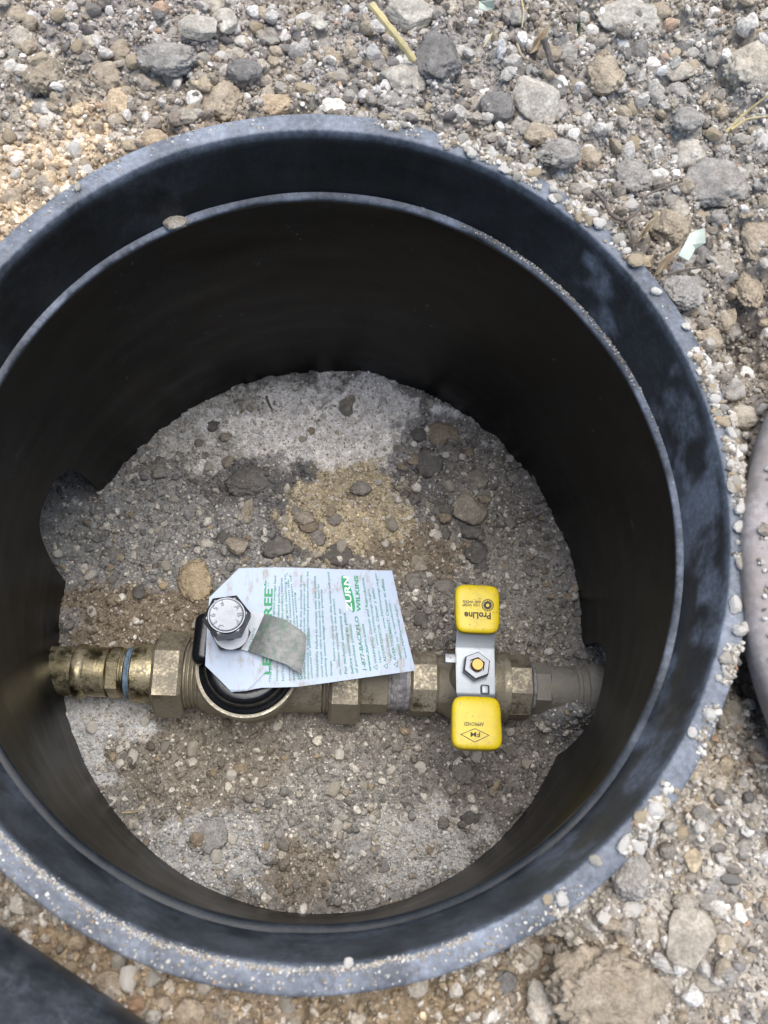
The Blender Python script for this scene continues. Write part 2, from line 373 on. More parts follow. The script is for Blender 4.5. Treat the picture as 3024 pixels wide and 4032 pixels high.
# rim collar: outer face, rounded top, recess wall
rim_prof = [(.1548, -.0155), (.1588, -.0150), (.1597, -.0120), (.1602, -.0030), (.1599, -.0008), (.1594, -.0002), (.1588, 0), (.1570, .0001), (.1545, .0001), (.1524, 0), (.1519, -.0003), (.1517, -.0008), (.1516, -.0030)]+[(.1516-.0034*t, -.003-.0332*t) for t in np.linspace(.06, 1, 14)]
me = ring_mesh('rim', rim_prof, .0004)
def rim_dust(c):
    r = np.hypot(c[:, 0], c[:, 1]/EY); a = np.degrees(np.arctan2(c[:, 1]/EY, c[:, 0]))
    top = sstep(-.006, -.001, c[:, 2])
    n = fbm(np.c_[c[:, 0]*60, c[:, 1]*60, c[:, 2]*60], 4, 12)
    side = .75*sstep(-75, -45, a)*(1-sstep(35, 75, a))            # hand-rubbed dust on the right-hand recess wall
    side = side*(.12+.88*sstep(-.1, .35, n))+.10*sstep(100, 125, a)*sstep(-.1, .3, n)
    low = .34*sstep(.0, .12, -c[:, 1])*np.clip(.55+1.1*n, .1, 1); return np.clip(top*(.74+.4*n+.5*sstep(-175, -150, a)*(1-sstep(-80, -55, a))*(1-sstep(.1525, .1545, r)))+(1-top)*np.maximum(side*.9, low), 0, 1)
dust_attr(me, rim_dust); child('rim', me, M['plastic'], box)
# inner ledge that carries the lid
led = [(.1482, -.0362), (.1472, -.0366), (.1461, -.0370), (.1456, -.0376), (.1455, -.0392), (.1460, -.0404), (.1500, -.0415), (.1518, -.047)]
me = ring_mesh('ledge', led, .0009)
dust_attr(me, lambda c: np.clip(sstep(-.0395, -.0372, c[:, 2])*(.04+.96*sstep(-.09, .03, c[:, 1]+.45*c[:, 0]))*(.72+.9*fbm(c*70, 4, 22)), 0, 1)); child('ledge', me, M['plastic'], box)
# flaring body with two arched pipe notches at the foot
def arch(a, a0, a1, z0, z1):
    t = np.abs((a-(a0+a1)/2)/((a1-a0)/2)); return np.where(t < 1, z0+(z1-z0)*np.sqrt(np.maximum(0, 1-t**4)), -9)
th = np.linspace(0, 2*math.pi, NA, endpoint=False); deg = np.degrees(th); degs = np.where(deg > 180, deg-360, deg)
NL = np.maximum(arch(degs, 151.2, 172.2, -.31, -.169), arch(degs, -30.4, -6.0, -.31, -.187))
zrows = np.r_[-.0470, np.linspace(-.052, -.16, 24), np.linspace(-.164, -.315, 44)]
def body_shell(off):
    V = []
    for z in zrows:
        zz = np.maximum(z, NL); w = .0008*fbm(np.c_[np.cos(th)*2, np.sin(th)*2, zz*30], 3, 6)
        rr = WR(zz)+off+w; V.append(np.c_[rr*np.cos(th), rr*np.sin(th)*EY, zz])
    return np.array(V)
Vi, Vo = body_shell(0), body_shell(.0042); m = len(zrows)
I = np.arange(m*NA).reshape(m, NA); J = np.roll(I, -1, 1); off = m*NA
Fi = np.stack([I[:-1], I[1:], J[1:], J[:-1]], -1).reshape(-1, 4); Fo = np.stack([I[:-1], J[:-1], J[1:], I[1:]], -1).reshape(-1, 4)+off
Fb = np.stack([I[-1], I[-1]+off, J[-1]+off, J[-1]], -1)
V = np.r_[Vi.reshape(-1, 3), Vo.reshape(-1, 3)]; Fa = np.r_[Fi, Fo, Fb]
Pq = V[Fa]; ar = np.linalg.norm(np.cross(Pq[:, 2]-Pq[:, 0], Pq[:, 3]-Pq[:, 1]), axis=1); Fa = Fa[ar > 1e-9]
me = np_mesh('body', V, Fa, True)
dust_attr(me, lambda c: np.clip(.05*sstep(-.2, -.262, c[:, 2])*(1-c[:, 1]/.2)+.35*sstep(-.235, -.268, c[:, 2])*np.maximum(0, fbm(c*45, 4, 35)+.1)+.10*np.maximum(0, fbm(c*22, 4, 33)-.1), 0, 1)); child('body', me, M['bodyplastic'], box)

# ------------------------------------------------------------------ stones and grit shapes
def ico(k):
    bm = bmesh.new(); bmesh.ops.create_icosphere(bm, subdivisions=k, radius=1)
    V = np.array([v.co[:] for v in bm.verts]); F = np.array([[v.index for v in f.verts] for f in bm.faces]); bm.free(); return V, F
ICO = {k: ico(k) for k in (1, 2, 3, 4, 5)}
def stone_shape(k, rng, planes=9, soft=.25, rough=.06):
    V, F = ICO[k]; N = rng.normal(size=(planes, 3)); N /= np.linalg.norm(N, axis=1)[:, None]; d = rng.uniform(.62, .95, planes)
    q = V@N.T; r = np.where(q > .05, d/np.maximum(q, .05), 9); r = np.c_[r, np.full(len(V), 1.12)]
    kk = 45.; rm = -np.log(np.exp(-kk*r).sum(1))/kk
    rm = rm*(1+rough*fbm(V*2.2+rng.uniform(0, 50), 3, 3)); return V*rm[:, None]
def clod_shape(k, rng, rough=.22):
    V, F = ICO[k]; o = rng.uniform(0, 80, 3)
    r = 1+rough*1.1*fbm(V*1.5+o, 3, 1)+rough*.6*fbm(V*4.3+o, 3, 2)+rough*.5*fbm(V*12+o, 3, 4)+(rough*.35*fbm(V*27+o, 2, 6) if k > 4 else 0)
    N = rng.normal(size=(5, 3)); N /= np.linalg.norm(N, axis=1)[:, None]; q = V@N.T; d = rng.uniform(.75, .95, 5)
    c = np.where(q > .1, d/np.maximum(q, .1), 9).min(1); r = np.minimum(r, c*1.03+.1*(r-1)); return V*r[:, None]
RS = np.random.default_rng(5)
VAR1 = [stone_shape(1, RS) for _ in range(8)]+[stone_shape(2, RS) for _ in range(10)]
def rand_rot(n, rng):
    q = rng.normal(size=(n, 4)); q /= np.linalg.norm(q, axis=1)[:, None]; a, b, c, d = q.T
    return np.stack([np.stack([1-2*(c*c+d*d), 2*(b*c-a*d), 2*(b*d+a*c)], -1), np.stack([2*(b*c+a*d), 1-2*(b*b+d*d), 2*(c*d-a*b)], -1), np.stack([2*(b*d-a*c), 2*(c*d+a*b), 1-2*(b*b+c*c)], -1)], 1)
def grains(name, pos, size, col, mat, rng, big=.0024, flat=(.55, 1.)):
    """thousands of grit grains in one mesh: pos (n,3), size radius (n), col (n,3)"""
    n = len(pos); Rm = rand_rot(n, rng); sc = np.c_[rng.uniform(.8, 1.35, n), rng.uniform(.65, 1.1, n), rng.uniform(*flat, n)]*size[:, None]
    var = np.where(size > big, rng.integers(8, 18, n), rng.integers(0, 8, n)); VV, FF, CC, o = [], [], [], 0
    for k in range(18):
        ix = np.nonzero(var == k)[0]
        if not len(ix): continue
        S = VAR1[k]; Fk = ICO[1 if k < 8 else 2][1]
        W = np.einsum('nij,nvj->nvi', Rm[ix], S[None]*sc[ix][:, None])
        W = W+pos[ix][:, None]
        VV.append(W.reshape(-1, 3)); CC.append(np.repeat(col[ix], len(S), 0)); FF.append((Fk[None]+(np.arange(len(ix))*len(S))[:, None, None]).reshape(-1, 3)+o); o += len(ix)*len(S)
    return np_mesh(name, np.concatenate(VV), np.concatenate(FF), False, np.concatenate(CC))
PAL = np.array([(.66, .62, .54), (.5, .46, .385), (.38, .31, .21), (.29, .25, .195), (.2, .178, .15), (.125, .112, .098), (.42, .28, .18)])
def pick(n, rng, w):
    w = np.array(w, float); c = PAL[rng.choice(len(PAL), n, p=w/w.sum())]; return c*rng.uniform(.78, 1.15, n)[:, None]
def plaw(n, rng, a, b, e=2.6):
    u = rng.random(n); return (a**(1-e)+u*(b**(1-e)-a**(1-e)))**(1/(1-e))
rg = np.random.default_rng(23)
# grit over the ground around the box
N0 = 34000
x = rg.uniform(-.2, .27, N0); y = rg.uniform(-.235, .30, N0); r = np.hypot(x, y/EY); k = r > .1625; x, y = x[k], y[k]
sz = plaw(len(x), rg, .0007, .0042, 2.5)
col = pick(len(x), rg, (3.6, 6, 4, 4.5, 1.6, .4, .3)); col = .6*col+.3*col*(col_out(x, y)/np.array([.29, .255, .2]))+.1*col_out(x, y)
pos = np.c_[x, y, h_out(x, y)+sz*rg.uniform(.0, .55, len(x))]
tag(link('gravel', grains('gravel', pos, sz, col, None, rg), M['grit']), 'loose pale limestone grit strewn over the soil around the box', 'gravel', kind='stuff')
N2 = 64000
x = rg.uniform(-.165, .235, N2); y = rg.uniform(-.20, .27, N2); r = np.hypot(x, y/EY); k = r > .161; x, y = x[k], y[k]
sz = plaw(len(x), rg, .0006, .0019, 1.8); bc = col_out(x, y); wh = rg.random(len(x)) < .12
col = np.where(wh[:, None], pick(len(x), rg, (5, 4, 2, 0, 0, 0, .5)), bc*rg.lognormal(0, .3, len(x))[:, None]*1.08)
tag(link('soil_crumbs', grains('soil_crumbs', np.c_[x, y, h_out(x, y)+sz*rg.uniform(-.1, .6, len(x))], sz, col, None, rg), M['grit']), 'fine crumbs of grey brown soil around the box', 'soil', kind='stuff')
# grit on the floor of the box
N2 = 42000
x = rg.uniform(-.185, .185, N2); y = rg.uniform(-.185, .185, N2); r = np.hypot(x, y/EY); k = r < .19; x, y = x[k], y[k]
bc = col_in(x, y); sz = plaw(len(x), rg, .0005, .0016, 1.9); wh = rg.random(len(x)) < np.clip(.06+.6*(bc.mean(1)-.18), .04, .3)
col = np.where(wh[:, None], pick(len(x), rg, (6, 3, 1, 0, 0, 0, 0)), bc*rg.lognormal(.04, np.where(bc.mean(1) > .5, .12, .34))[:, None])
tag(link('soil_crumbs', grains('soil_crumbs', np.c_[x, y, h_in(x, y)+sz*rg.uniform(-.1, .6, len(x))], sz, col, None, rg), M['grit']), 'fine crumbs of soil and sand on the floor inside the box', 'soil', kind='stuff')
N1 = 26000
x = rg.uniform(-.2, .2, N1); y = rg.uniform(-.2, .2, N1); r = np.hypot(x, y/EY); k = r < .2; x, y = x[k], y[k]
base = col_in(x, y); lum = base.mean(1)
dens = np.clip(.25+1.4*(lum-.15)/.2, .22, 1)*np.where(lum > .55, .35, 1); k = rg.random(len(x)) < dens; x, y, base, lum = x[k], y[k], base[k], lum[k]
sz = plaw(len(x), rg, .0007, .0036, 2.7); sz = np.where((lum > .38) & (sz > .0016), sz*.55, sz)
w = rg.random(len(x)); col = np.where((w < np.clip(.22+1.1*(lum-.15), .08, .6))[:, None], pick(len(x), rg, (6, 3, 1, .5, 0, 0, 0)), base*rg.uniform(.65, 1.3, len(x))[:, None])
pos = np.c_[x, y, h_in(x, y)+sz*rg.uniform(.0, .5, len(x))]
tag(link('grit', grains('grit', pos, sz, col, None, rg), M['grit']), 'fine white and grey grit over the soil inside the box', 'grit', kind='stuff')

# ------------------------------------------------------------------ the brass line: frame along the pipe, rolled a little
ax = PIPE_B-PIPE_A; XL = np.linalg.norm(ax); ax = ax/XL
ROLL = rad(6); up = np.array([0, 0, 1.]); yy = np.cross(up, ax); yy /= np.linalg.norm(yy); zz = np.cross(ax, yy)
VY = yy*math.cos(ROLL)-zz*math.sin(ROLL); VZ = zz*math.cos(ROLL)+yy*math.sin(ROLL)
VF = Frame(PIPE_A, ax, VY, VZ)                               # x along the pipe, y up the picture, z up
def LX(px):                                                  # position along the pipe of a picture column
    return float(np.dot(P(px, 2640+(px-240)*.03636, -.25)-PIPE_A, ax))
TF = Frame(PIPE_A, VF.Y, VF.Z, VF.X)                         # lathe frame whose Z runs along the pipe
def turned(name, prof, mat, parent, n=56, phase=0., ang=30, wob=0):
    bm = bmesh.new(); lathe(bm, TF, prof, n, phase); bmesh.ops.recalc_face_normals(bm, faces=bm.faces)
    return child(name, bm_mesh(name, bm, ang), mat, parent)
def hexprof(x0, x1, r, ch=.0016): return [(x0, r*.9), (x0+ch, r), (x1-ch, r), (x1, r*.9)]
def threads(x0, x1, r, pitch=.0018, dep=.0009):
    n = max(2, int((x1-x0)/pitch)); p = []
    for i in range(n):
        a = x0+(x1-x0)*i/n; w = (x1-x0)/n; p += [(a, r-dep), (a+w*.35, r), (a+w*.6, r), (a+w*.95, r-dep)]
    return p
# left-hand fitting that dives under the box wall
f1 = empty('brass_fitting', VF.p(LX(400), 0, -.016)); tag(f1, 'shiny ribbed brass pipe fitting at the left box wall', 'pipe fitting')
x = [LX(v) for v in (205, 232, 258, 300, 322, 340, 430, 438, 480)]
turned('barb', [(x[0]-.03, .0142), (x[1], .0146), (x[2], .0150), (x[3], .0152), (x[3]+.001, .0164), (x[4], .0170), (x[5], .0164), (x[5]+.0015, .0152), (x[6], .0150)], M['brass'], f1)
turned('hex_collar', [(x[6], .0142), (x[7], .0158), (x[8], .0158), (x[8]+.001, .0142)], M['brass'], f1, 6, rad(20), 20)
turned('thread', threads(LX(480), LX(545), .0150), M['brass'], f1)
turned('thread_tape', [(LX(505), .0150), (LX(507), .0157), (LX(516), .0158), (LX(519), .0152), (LX(522), .0158), (LX(531), .0158), (LX(535), .0150)], M['tape'], f1)
# check valve with its union nuts
cv = empty('check_valve', VF.p(LX(960), 0, -.016)); tag(cv, 'cast brass check valve with black cap and pale ring', 'valve')
turned('tail_piece', [(LX(527), .0158), (LX(530), .0176), (LX(534), .0180), (LX(630), .0180), (LX(640), .0176)], M['brass'], cv)
turned('union_nut', hexprof(LX(618), LX(737), .0262, .002), M['cast'], cv, 6, rad(10), 20)
turned('thread', threads(LX(736), LX(800), .0200, .0024, .0014), M['cast'], cv)
turned('valve_body', [(LX(785), .0165), (LX(800), .0205), (LX(850), .0235), (LX(960), .026), (LX(1070), .0235), (LX(1130), .0205), (LX(1270), .0200), (LX(1275), .017)], M['cast'], cv)
turned('thread', threads(LX(1258), LX(1302), .0198, .0022, .0014), M['cast'], cv)
turned('union_nut', hexprof(LX(1298), LX(1420), .0262, .002), M['cast'], cv, 6, rad(14), 20)
turned('tail_piece', [(LX(1405), .0150), (LX(1412), .0185), (LX(1420), .0190), (LX(1520), .0190), (LX(1526), .0182), (LX(1527), .0150)], M['cast'], cv, 8, rad(12), 20)
pc = P(975, 2622, -.214); cvx = float(np.dot(pc-PIPE_A, ax)); cvy = float(np.dot(pc-PIPE_A, VY)); 
CF = Frame(VF.p(cvx, cvy, 0), VF.X, VF.Y, VF.Z)
def capped(name, prof, mat, parent, n=72, fr=CF, ang=30, phase=0.):
    bm = bmesh.new(); lathe(bm, fr, prof, n, phase); bmesh.ops.recalc_face_normals(bm, faces=bm.faces); return child(name, bm_mesh(name, bm, ang), mat, parent)
capped('bonnet', [(-.004, .026), (.010, .0272), (.022, .0278), (.028, .0290)], M['cast'], cv)
capped('clamp_ring', [(.0275, .0281), (.0275, .0296), (.0290, .0304), (.0350, .0306), (.0362, .0300), (.0364, .0290), (.0360, .0281)], M['ring'], cv)
cap = capped('cap', [(.030, .0282), (.0355, .0284), (.0366, .0280), (.0372, .0270), (.0376, .0258), (.0383, .0249), (.0396, .0243), (.0425, .0239), (.0442, .0232), (.0453, .0222), (.0460, .0208), (.0462, .018)], M['cap'], cv, 72, CF, 70)
lq = P(803, 2510, -.207)-CF.o
bm = rbox(CF, (float(np.dot(lq, CF.X)), float(np.dot(lq, CF.Y)), .0410), (.0130, .031, .012), .0056, 5); child('cap_lug', bm_mesh('cap_lug', bm, 40), M['cap'], cv)
# ball valve
bv = empty('ball_valve', VF.p(LX(1850), 0, -.018)); tag(bv, 'dusty brass ball valve with yellow tipped tee handle', 'valve')
turned('thread', threads(LX(1515), LX(1615), .0166, .0019, .001), M['cast'], bv)
turned('thread_tape', [(LX(1520), .0160), (LX(1522), .0171), (LX(1532), .0172), (LX(1538), .0165), (LX(1588), .0167), (LX(1594), .0173), (LX(1606), .0172), (LX(1608), .016)], M['greytape'], bv)
turned('hex_end', hexprof(LX(1609), LX(1716), .0202, .0015), M['cast'], bv, 8, rad(22.5), 20)
turned('body', [(LX(1710), .0150), (LX(1722), .0168), (LX(1745), .0182), (LX(1765), .0205), (LX(1810), .0224), (LX(1870), .0230), (LX(1930), .0224), (LX(1965), .0210), (LX(1975), .0216), (LX(1990), .0216), (LX(1993), .0195)], M['cast'], bv)
turned('hex_end', hexprof(LX(1984), LX(2080), .0204, .0015), M['cast'], bv, 8, rad(22.5), 20)
hp = P(1872, 2629, -.207); hx = float(np.dot(hp-PIPE_A, ax)); hy = float(np.dot(hp-PIPE_A, VY)); hz = float(np.dot(hp-PIPE_A, VZ))
HF = Frame(VF.p(hx, hy, hz), VF.X, VF.Y, VF.Z)               # origin: top of the handle plate at the stem
capped('stem_boss', [(-.030, .0125), (-.010, .0115), (-.006, .010), (-.0022, .0095)], M['cast'], bv, 32, HF)
def strip(name, path, w, th, mat, parent, notch=False):
    """sheet-metal strip: path of (y, z) in the handle frame, width w(y)"""
    bm = bmesh.new(); rows = []
    for i, (yv, zv, wv) in enumerate(path):
        rows.append([bm.verts.new(Vector(HF.p(sx*wv/2, yv, zv+dz))) for sx, dz in ((-1, 0), (1, 0), (1, -th), (-1, -th))])
    for a, b in zip(rows, rows[1:]):
        for i in range(4): bm.faces.new((a[i], a[(i+1) % 4], b[(i+1) % 4], b[i]))
    bm.faces.new(rows[0][::-1]); bm.faces.new(rows[-1]); bmesh.ops.recalc_face_normals(bm, faces=bm.faces)
    bmesh.ops.bevel(bm, geom=[e for e in bm.edges], offset=.0004, segments=2, affect='EDGES')
    return child(name, bm_mesh(name, bm, 30), mat, parent)
hd = strip('handle', [(-.047, .0045, .021), (-.022, .0040, .021), (-.0165, .0005, .0218), (-.0140, 0, .0225), (.0100, 0, .0230), (.0125, .0004, .0230), (.0215, .0062, .0225), (.047, .0072, .021)], 0, .0019, M['zinc'], bv)
bm = rbox(HF, (-.0140, .0052, -.0012), (.0075, .0055, .0020), .0006); child('stop_tab', bm_mesh('stop_tab', bm), M['zinc'], bv)
bm = rbox(HF, (.0052, -.0128, -.003), (.0052, .0058, .010), .0012, 3); child('stop_tab', bm_mesh('stop_tab', bm), M['zinc'], bv)
def grip(c, size, tilt):
    fr = Frame(HF.p(*c), HF.X, HF.Y*math.cos(tilt)+HF.Z*math.sin(tilt), HF.Z*math.cos(tilt)-HF.Y*math.sin(tilt))
    bm = bmesh.new(); bmesh.ops.create_cube(bm, size=2); bmesh.ops.subdivide_edges(bm, edges=bm.edges[:], cuts=13, use_grid_fill=True)
    for v in bm.verts:                                       # rounded dip-moulded sleeve
        q = [max(-1, min(1, t)) for t in v.co]
        p = Vector(); e = (7, 5.5, 3.0)
        l = sum(abs(t)**5.5 for t in q)**(1/5.5)
        q = [t/l for t in q]
        q[0] *= 1-.05*(q[1] if c[1] > 0 else -q[1])*-1*.5
        v.co = Vector(fr.p(q[0]*size[0]/2, q[1]*size[1]/2, q[2]*size[2]/2))
    return fr, child('grip', bm_mesh('grip', bm, 60), M['yellow'], hd)
GT, g1 = grip((.0003, .0330, .0070), (.0262, .0290, .0085), rad(3))
GB, g2 = grip((-.0010, -.0330, .0045), (.0282, .0298, .0095), rad(-3))
NFz = Frame(HF.p(0, 0, 0), HF.X, HF.Y, HF.Z)
nut = capped('nut', [(.0001, .0072), (.0006, .0083), (.0052, .0083), (.0062, .0076), (.0062, .0049), (.0045, .0045)], M['steel'], bv, 6, NFz, 20, rad(22))
capped('stem', [(0, .0036), (.0076, .0036), (.0084, .0031)], M['bronze'], bv, 24, NFz)
# right-hand nipple, half buried in dust
f2 = empty('dusty_fitting', VF.p(LX(2250), 0, -.016)); tag(f2, 'dust covered brass pipe fitting leaving through the right notch', 'pipe fitting')
turned('thread_tape', [(LX(2072), .0150), (LX(2076), .0158), (LX(2092), .0157), (LX(2096), .0150)], M['greytape'], f2)
turned('hex_collar', [(LX(2090), .0145), (LX(2096), .0158), (LX(2150), .0158), (LX(2156), .0145)], M['dustybrass'], f2, 6, rad(10), 20)
turned('barb', [(LX(2150), .0138), (LX(2200), .0140), (LX(2255), .0140), (LX(2258), .0150), (LX(2272), .0152), (LX(2276), .0140), (LX(2298), .0142), (LX(2302), .0160), (LX(2330), .0166), (LX(2360), .0162), (LX(2420), .0155)], M['dustybrass'], f2)

# ------------------------------------------------------------------ tag, plate, bolt on the check valve
o1, o2, o3 = P(900, 2300, -.1925), P(900, 2650, -.1945), P(1590, 2450, -.2085)
TN = np.cross(o2-o1, o3-o1); TN = TN/np.linalg.norm(TN); TN = TN if TN[2] > 0 else -TN
tu = P(1590, 2450, -.2085)-P(900, 2450, -.195); tu = tu-TN*np.dot(tu, TN); tu /= np.linalg.norm(tu)
def tagpt(px, py, lift=0.):
    """picture pixel -> point on the tag, which bows slightly along its length"""
    p = PPL(px, py, o1, TN); u = np.dot(p-o1, tu)/.1
    return p+TN*(lift+.0018*math.sin(u*math.pi*.9)-.0006*math.cos(u*9)+.0009*math.sin(py*.011+u*3))
OUT = [(941, 2237), (980, 2236), (1098, 2237), (1210, 2240), (1320, 2244), (1430, 2246), (1541, 2249), (1572, 2380), (1604, 2515), (1634, 2641), (1520, 2657), (1400, 2673), (1290, 2689), (1170, 2705), (1100, 2707), (1029, 2708), (1000, 2713), (971, 2720), (911, 2723), (860, 2670), (808, 2620), (814, 2490), (824, 2352), (880, 2297)]
def tri_fill(bm, ring):
    es = [bm.edges.new((ring[i], ring[(i+1) % len(ring)])) for i in range(len(ring))]
    return bmesh.ops.triangle_fill(bm, edges=es, use_beauty=True)['geom']
def sheet(pts, th, fn, sub=True):
    """thin sheet following fn(px, py, lift): gridded so that it can bow"""
    bm = bmesh.new(); top = [bm.verts.new(Vector((a, b, 0))) for a, b in pts]; bm.faces.new(top)
    for k in range(int(min(p[0] for p in pts))//40*40+40, int(max(p[0] for p in pts)), 40):
        g = bm.verts[:]+bm.edges[:]+bm.faces[:]; bmesh.ops.bisect_plane(bm, geom=g, plane_co=(k, 0, 0), plane_no=(1, 0, 0))
    for k in range(int(min(p[1] for p in pts))//40*40+40, int(max(p[1] for p in pts)), 40):
        g = bm.verts[:]+bm.edges[:]+bm.faces[:]; bmesh.ops.bisect_plane(bm, geom=g, plane_co=(0, k, 0), plane_no=(0, 1, 0))
    r = bmesh.ops.extrude_face_region(bm, geom=bm.faces[:]); new = [v for v in r['geom'] if isinstance(v, bmesh.types.BMVert)]; ns = set(new)
    for v in bm.verts: v.co = Vector(fn(v.co.x, v.co.y, -th if v in ns else 0))
    bmesh.ops.recalc_face_normals(bm, faces=bm.faces); return bm
tg = tag(empty('instruction_tag', tagpt(1100, 2480)), 'white instruction tag with green lettering lying over the brass line', 'tag')
child('tag_sheet', bm_mesh('tag_sheet', sheet(OUT, .0005, tagpt), 30), M['tag'], tg)
# the torn corner flap that has lifted
child('torn_flap', bm_mesh('torn_flap', sheet([(905, 2717), (975, 2716), (1012, 2682), (1050, 2640), (1040, 2625), (980, 2635), (930, 2670)], .0003, lambda a, b, l: tagpt(a, b, l+.0009)), 30), M['tag'], tg)
FONT_CACHE = {}
def text_mesh(s):
    cu = bpy.data.curves.new('txt', 'FONT'); cu.body = s; cu.size = 1; cu.resolution_u = 3; cu.offset = FONT_CACHE.get('bold', 0)
    ob = bpy.data.objects.new('txt', cu); COL.objects.link(ob); bpy.context.view_layer.update()
    me = bpy.data.meshes.new_from_object(ob.evaluated_get(bpy.context.evaluated_depsgraph_get())); bpy.data.objects.remove(ob); bpy.data.curves.remove(cu)
    n = len(me.vertices); co = np.empty(n*3, np.float32); me.vertices.foreach_get('co', co); co = co.reshape(-1, 3)
    fs = [tuple(p.vertices) for p in me.polygons]; bpy.data.meshes.remove(me); return co, fs
def print_line(name, s, a, b, cap_px, upv, fn, mat, parent, bold=0., fit=True):
    """lay a line of print from pixel a to pixel b, capitals cap_px high towards upv, on the surface fn"""
    FONT_CACHE['bold'] = bold; co, fs = text_mesh(s); a = np.array(a, float); b = np.array(b, float); w = co[:, 0].max()
    d = (b-a)/w if fit else (b-a)/np.linalg.norm(b-a)*cap_px/.73; u = np.array(upv, float); u = u/np.linalg.norm(u)*cap_px/.73
    V = [fn(*(a+d*c[0]+u*c[1]), .00022) for c in co]
    me = bpy.data.meshes.new(name); me.from_pydata([tuple(v) for v in V], [], fs); me.update()
    return child(name, me, mat, parent)
C6 = lambda p: (800+p[0]*.2712, 2200+p[1]*.2712)
C7 = lambda p: (1150+p[0]*.3014, 2200+p[1]*.3014)
L6 = [('LEAD FREE*', (968, 1695), (1003, 330), 118, 'green', .03), ('*This product complies with weighted average lead', (985, 1795), (1055, 260), 34, 'teal', 0), ('content of less than .25% for wetted surfaces.', (1080, 1785), (1110, 400), 34, 'teal', 0),
      ('NOTICE: Local codes require this product requires', (1175, 1780), (1145, 290), 36, 'teal', 0), ('annual inspection, testing and cleaning to', (1265, 1780), (1192, 240), 32, 'teal', 0), ('assure operation and maximum life  ^', (1325, 1775), (1232, 212), 32, 'teal', 0),
      ('shall be installed downstream of', (1395, 1765), (1272, 250), 30, 'teal', 0), ('the meter or service setting', (1440, 1760), (1330, 500), 30, 'teal', 0)]
L7 = [('CAUTION: In the event that the purchaser is not', (122, 1585), (120, 230), 30, 'teal', 0), ('qualified to perform periodic inspection and', (170, 1582), (160, 345), 29, 'teal', 0), ('maintenance, a qualified licensed plumber must be', (216, 1580), (205, 180), 29, 'teal', 0),
      ('contacted for assistance', (268, 1567), (222, 900), 30, 'teal', 0), ('WARNING: Failure to comply with this notice', (346, 1556), (300, 240), 31, 'teal', .005), ('could impair valve function and may lead to', (402, 1552), (345, 345), 30, 'teal', 0),
      ('plumbing system damage and/or property', (456, 1542), (383, 410), 30, 'teal', 0), ('damage.', (522, 1537), (512, 1330), 30, 'teal', 0), ('Failure to comply with this notice will void', (566, 1342), (478, 190), 30, 'teal', 0), ('the Wilkins warranty for this product', (642, 1522), (547, 530), 30, 'teal', 0),
      ('For technical assistance or', (718, 1512), (632, 650), 38, 'teal', .008), ('before returning to place', (802, 1505), (694, 712), 38, 'teal', .008), ('of purchase contact:', (862, 1497), (770, 850), 38, 'teal', .008), ('1-877-BACKFLO', (972, 1478), (858, 755), 50, 'teal', .012), ('www.zurn.com', (1034, 1472), (938, 855), 40, 'teal', .015),
      ('WARNING: Cancer and Reproductive', (1106, 1372), (930, 255), 36, 'teal', .004), ('Harm - www.P65Warnings.ca.gov', (1166, 1362), (1003, 400), 32, 'teal', 0), ('ADVERTENCIA: Cáncer y daño', (1228, 1352), (1062, 390), 36, 'teal', .004), ('reproductivo - www.P65Warnings.ca.gov', (1300, 1337), (1095, 200), 32, 'teal', 0),
      ('AVERTISSEMENT: Cáncer et effets', (1358, 1332), (1186, 270), 36, 'teal', .004), ('néfastes sur la reproduction -', (1432, 1322), (1272, 545), 32, 'teal', 0), ('www.P65Warnings.ca.gov', (1496, 1302), (1352, 600), 32, 'teal', 0),
      ('WILKINS', (896, 690), (850, 228), 52, 'green', .035)]
for LL, cf, k in ((L6, C6, .2712), (L7, C7, .3014)):
    for s_, a, b, h, mt, bo in LL:
        print_line('lettering', s_, cf(a), cf(b), h*k, (-1, -.05), tagpt, M[mt], tg, bo+(.008 if mt == 'teal' else 0))
def blob(name, pts, fn, lift, mat, parent):
    bm = bmesh.new(); bm.faces.new([bm.verts.new(Vector(fn(a, b, lift))) for a, b in pts]); bmesh.ops.triangulate(bm, faces=bm.faces[:]); return child(name, bm_mesh(name, bm, 0), mat, parent)
cc = np.array(C7((727, 465))); la = (np.array(C7((802, 702)))-np.array(C7((655, 226))))/2; sa = np.array([-la[1], la[0]])/np.linalg.norm(la)*17
blob('logo_oval', [tuple(cc+la*math.cos(t)+sa*math.sin(t)) for t in np.linspace(0, 2*math.pi, 40, endpoint=False)], tagpt, .0002, M['green'], tg)
o = print_line('logo_lettering', 'ZURN', C7((783, 690)), C7((735, 248)), 24, (-1, -.12), lambda a, b, l: tagpt(a, b, .0003), M['white_ink'], tg, .02)
for q in ((1100, 1420), (1233, 1405), (1365, 1385)):         # warning triangles
    t = [np.array(C7((q[0]-48, q[1]-2))), np.array(C7((q[0]+8, q[1]+38))), np.array(C7((q[0]+8, q[1]-38)))]; m_ = sum(t)/3
    bm = bmesh.new(); a = [bm.verts.new(Vector(tagpt(*p, .0002))) for p in t]; b = [bm.verts.new(Vector(tagpt(*(m_+(p-m_)*.68), .0002))) for p in t]
    for i in range(3): bm.faces.new((a[i], a[(i+1) % 3], b[(i+1) % 3], b[i]))
    child('warning_triangle', bm_mesh('warning_triangle', bm, 0), M['teal'], tg)

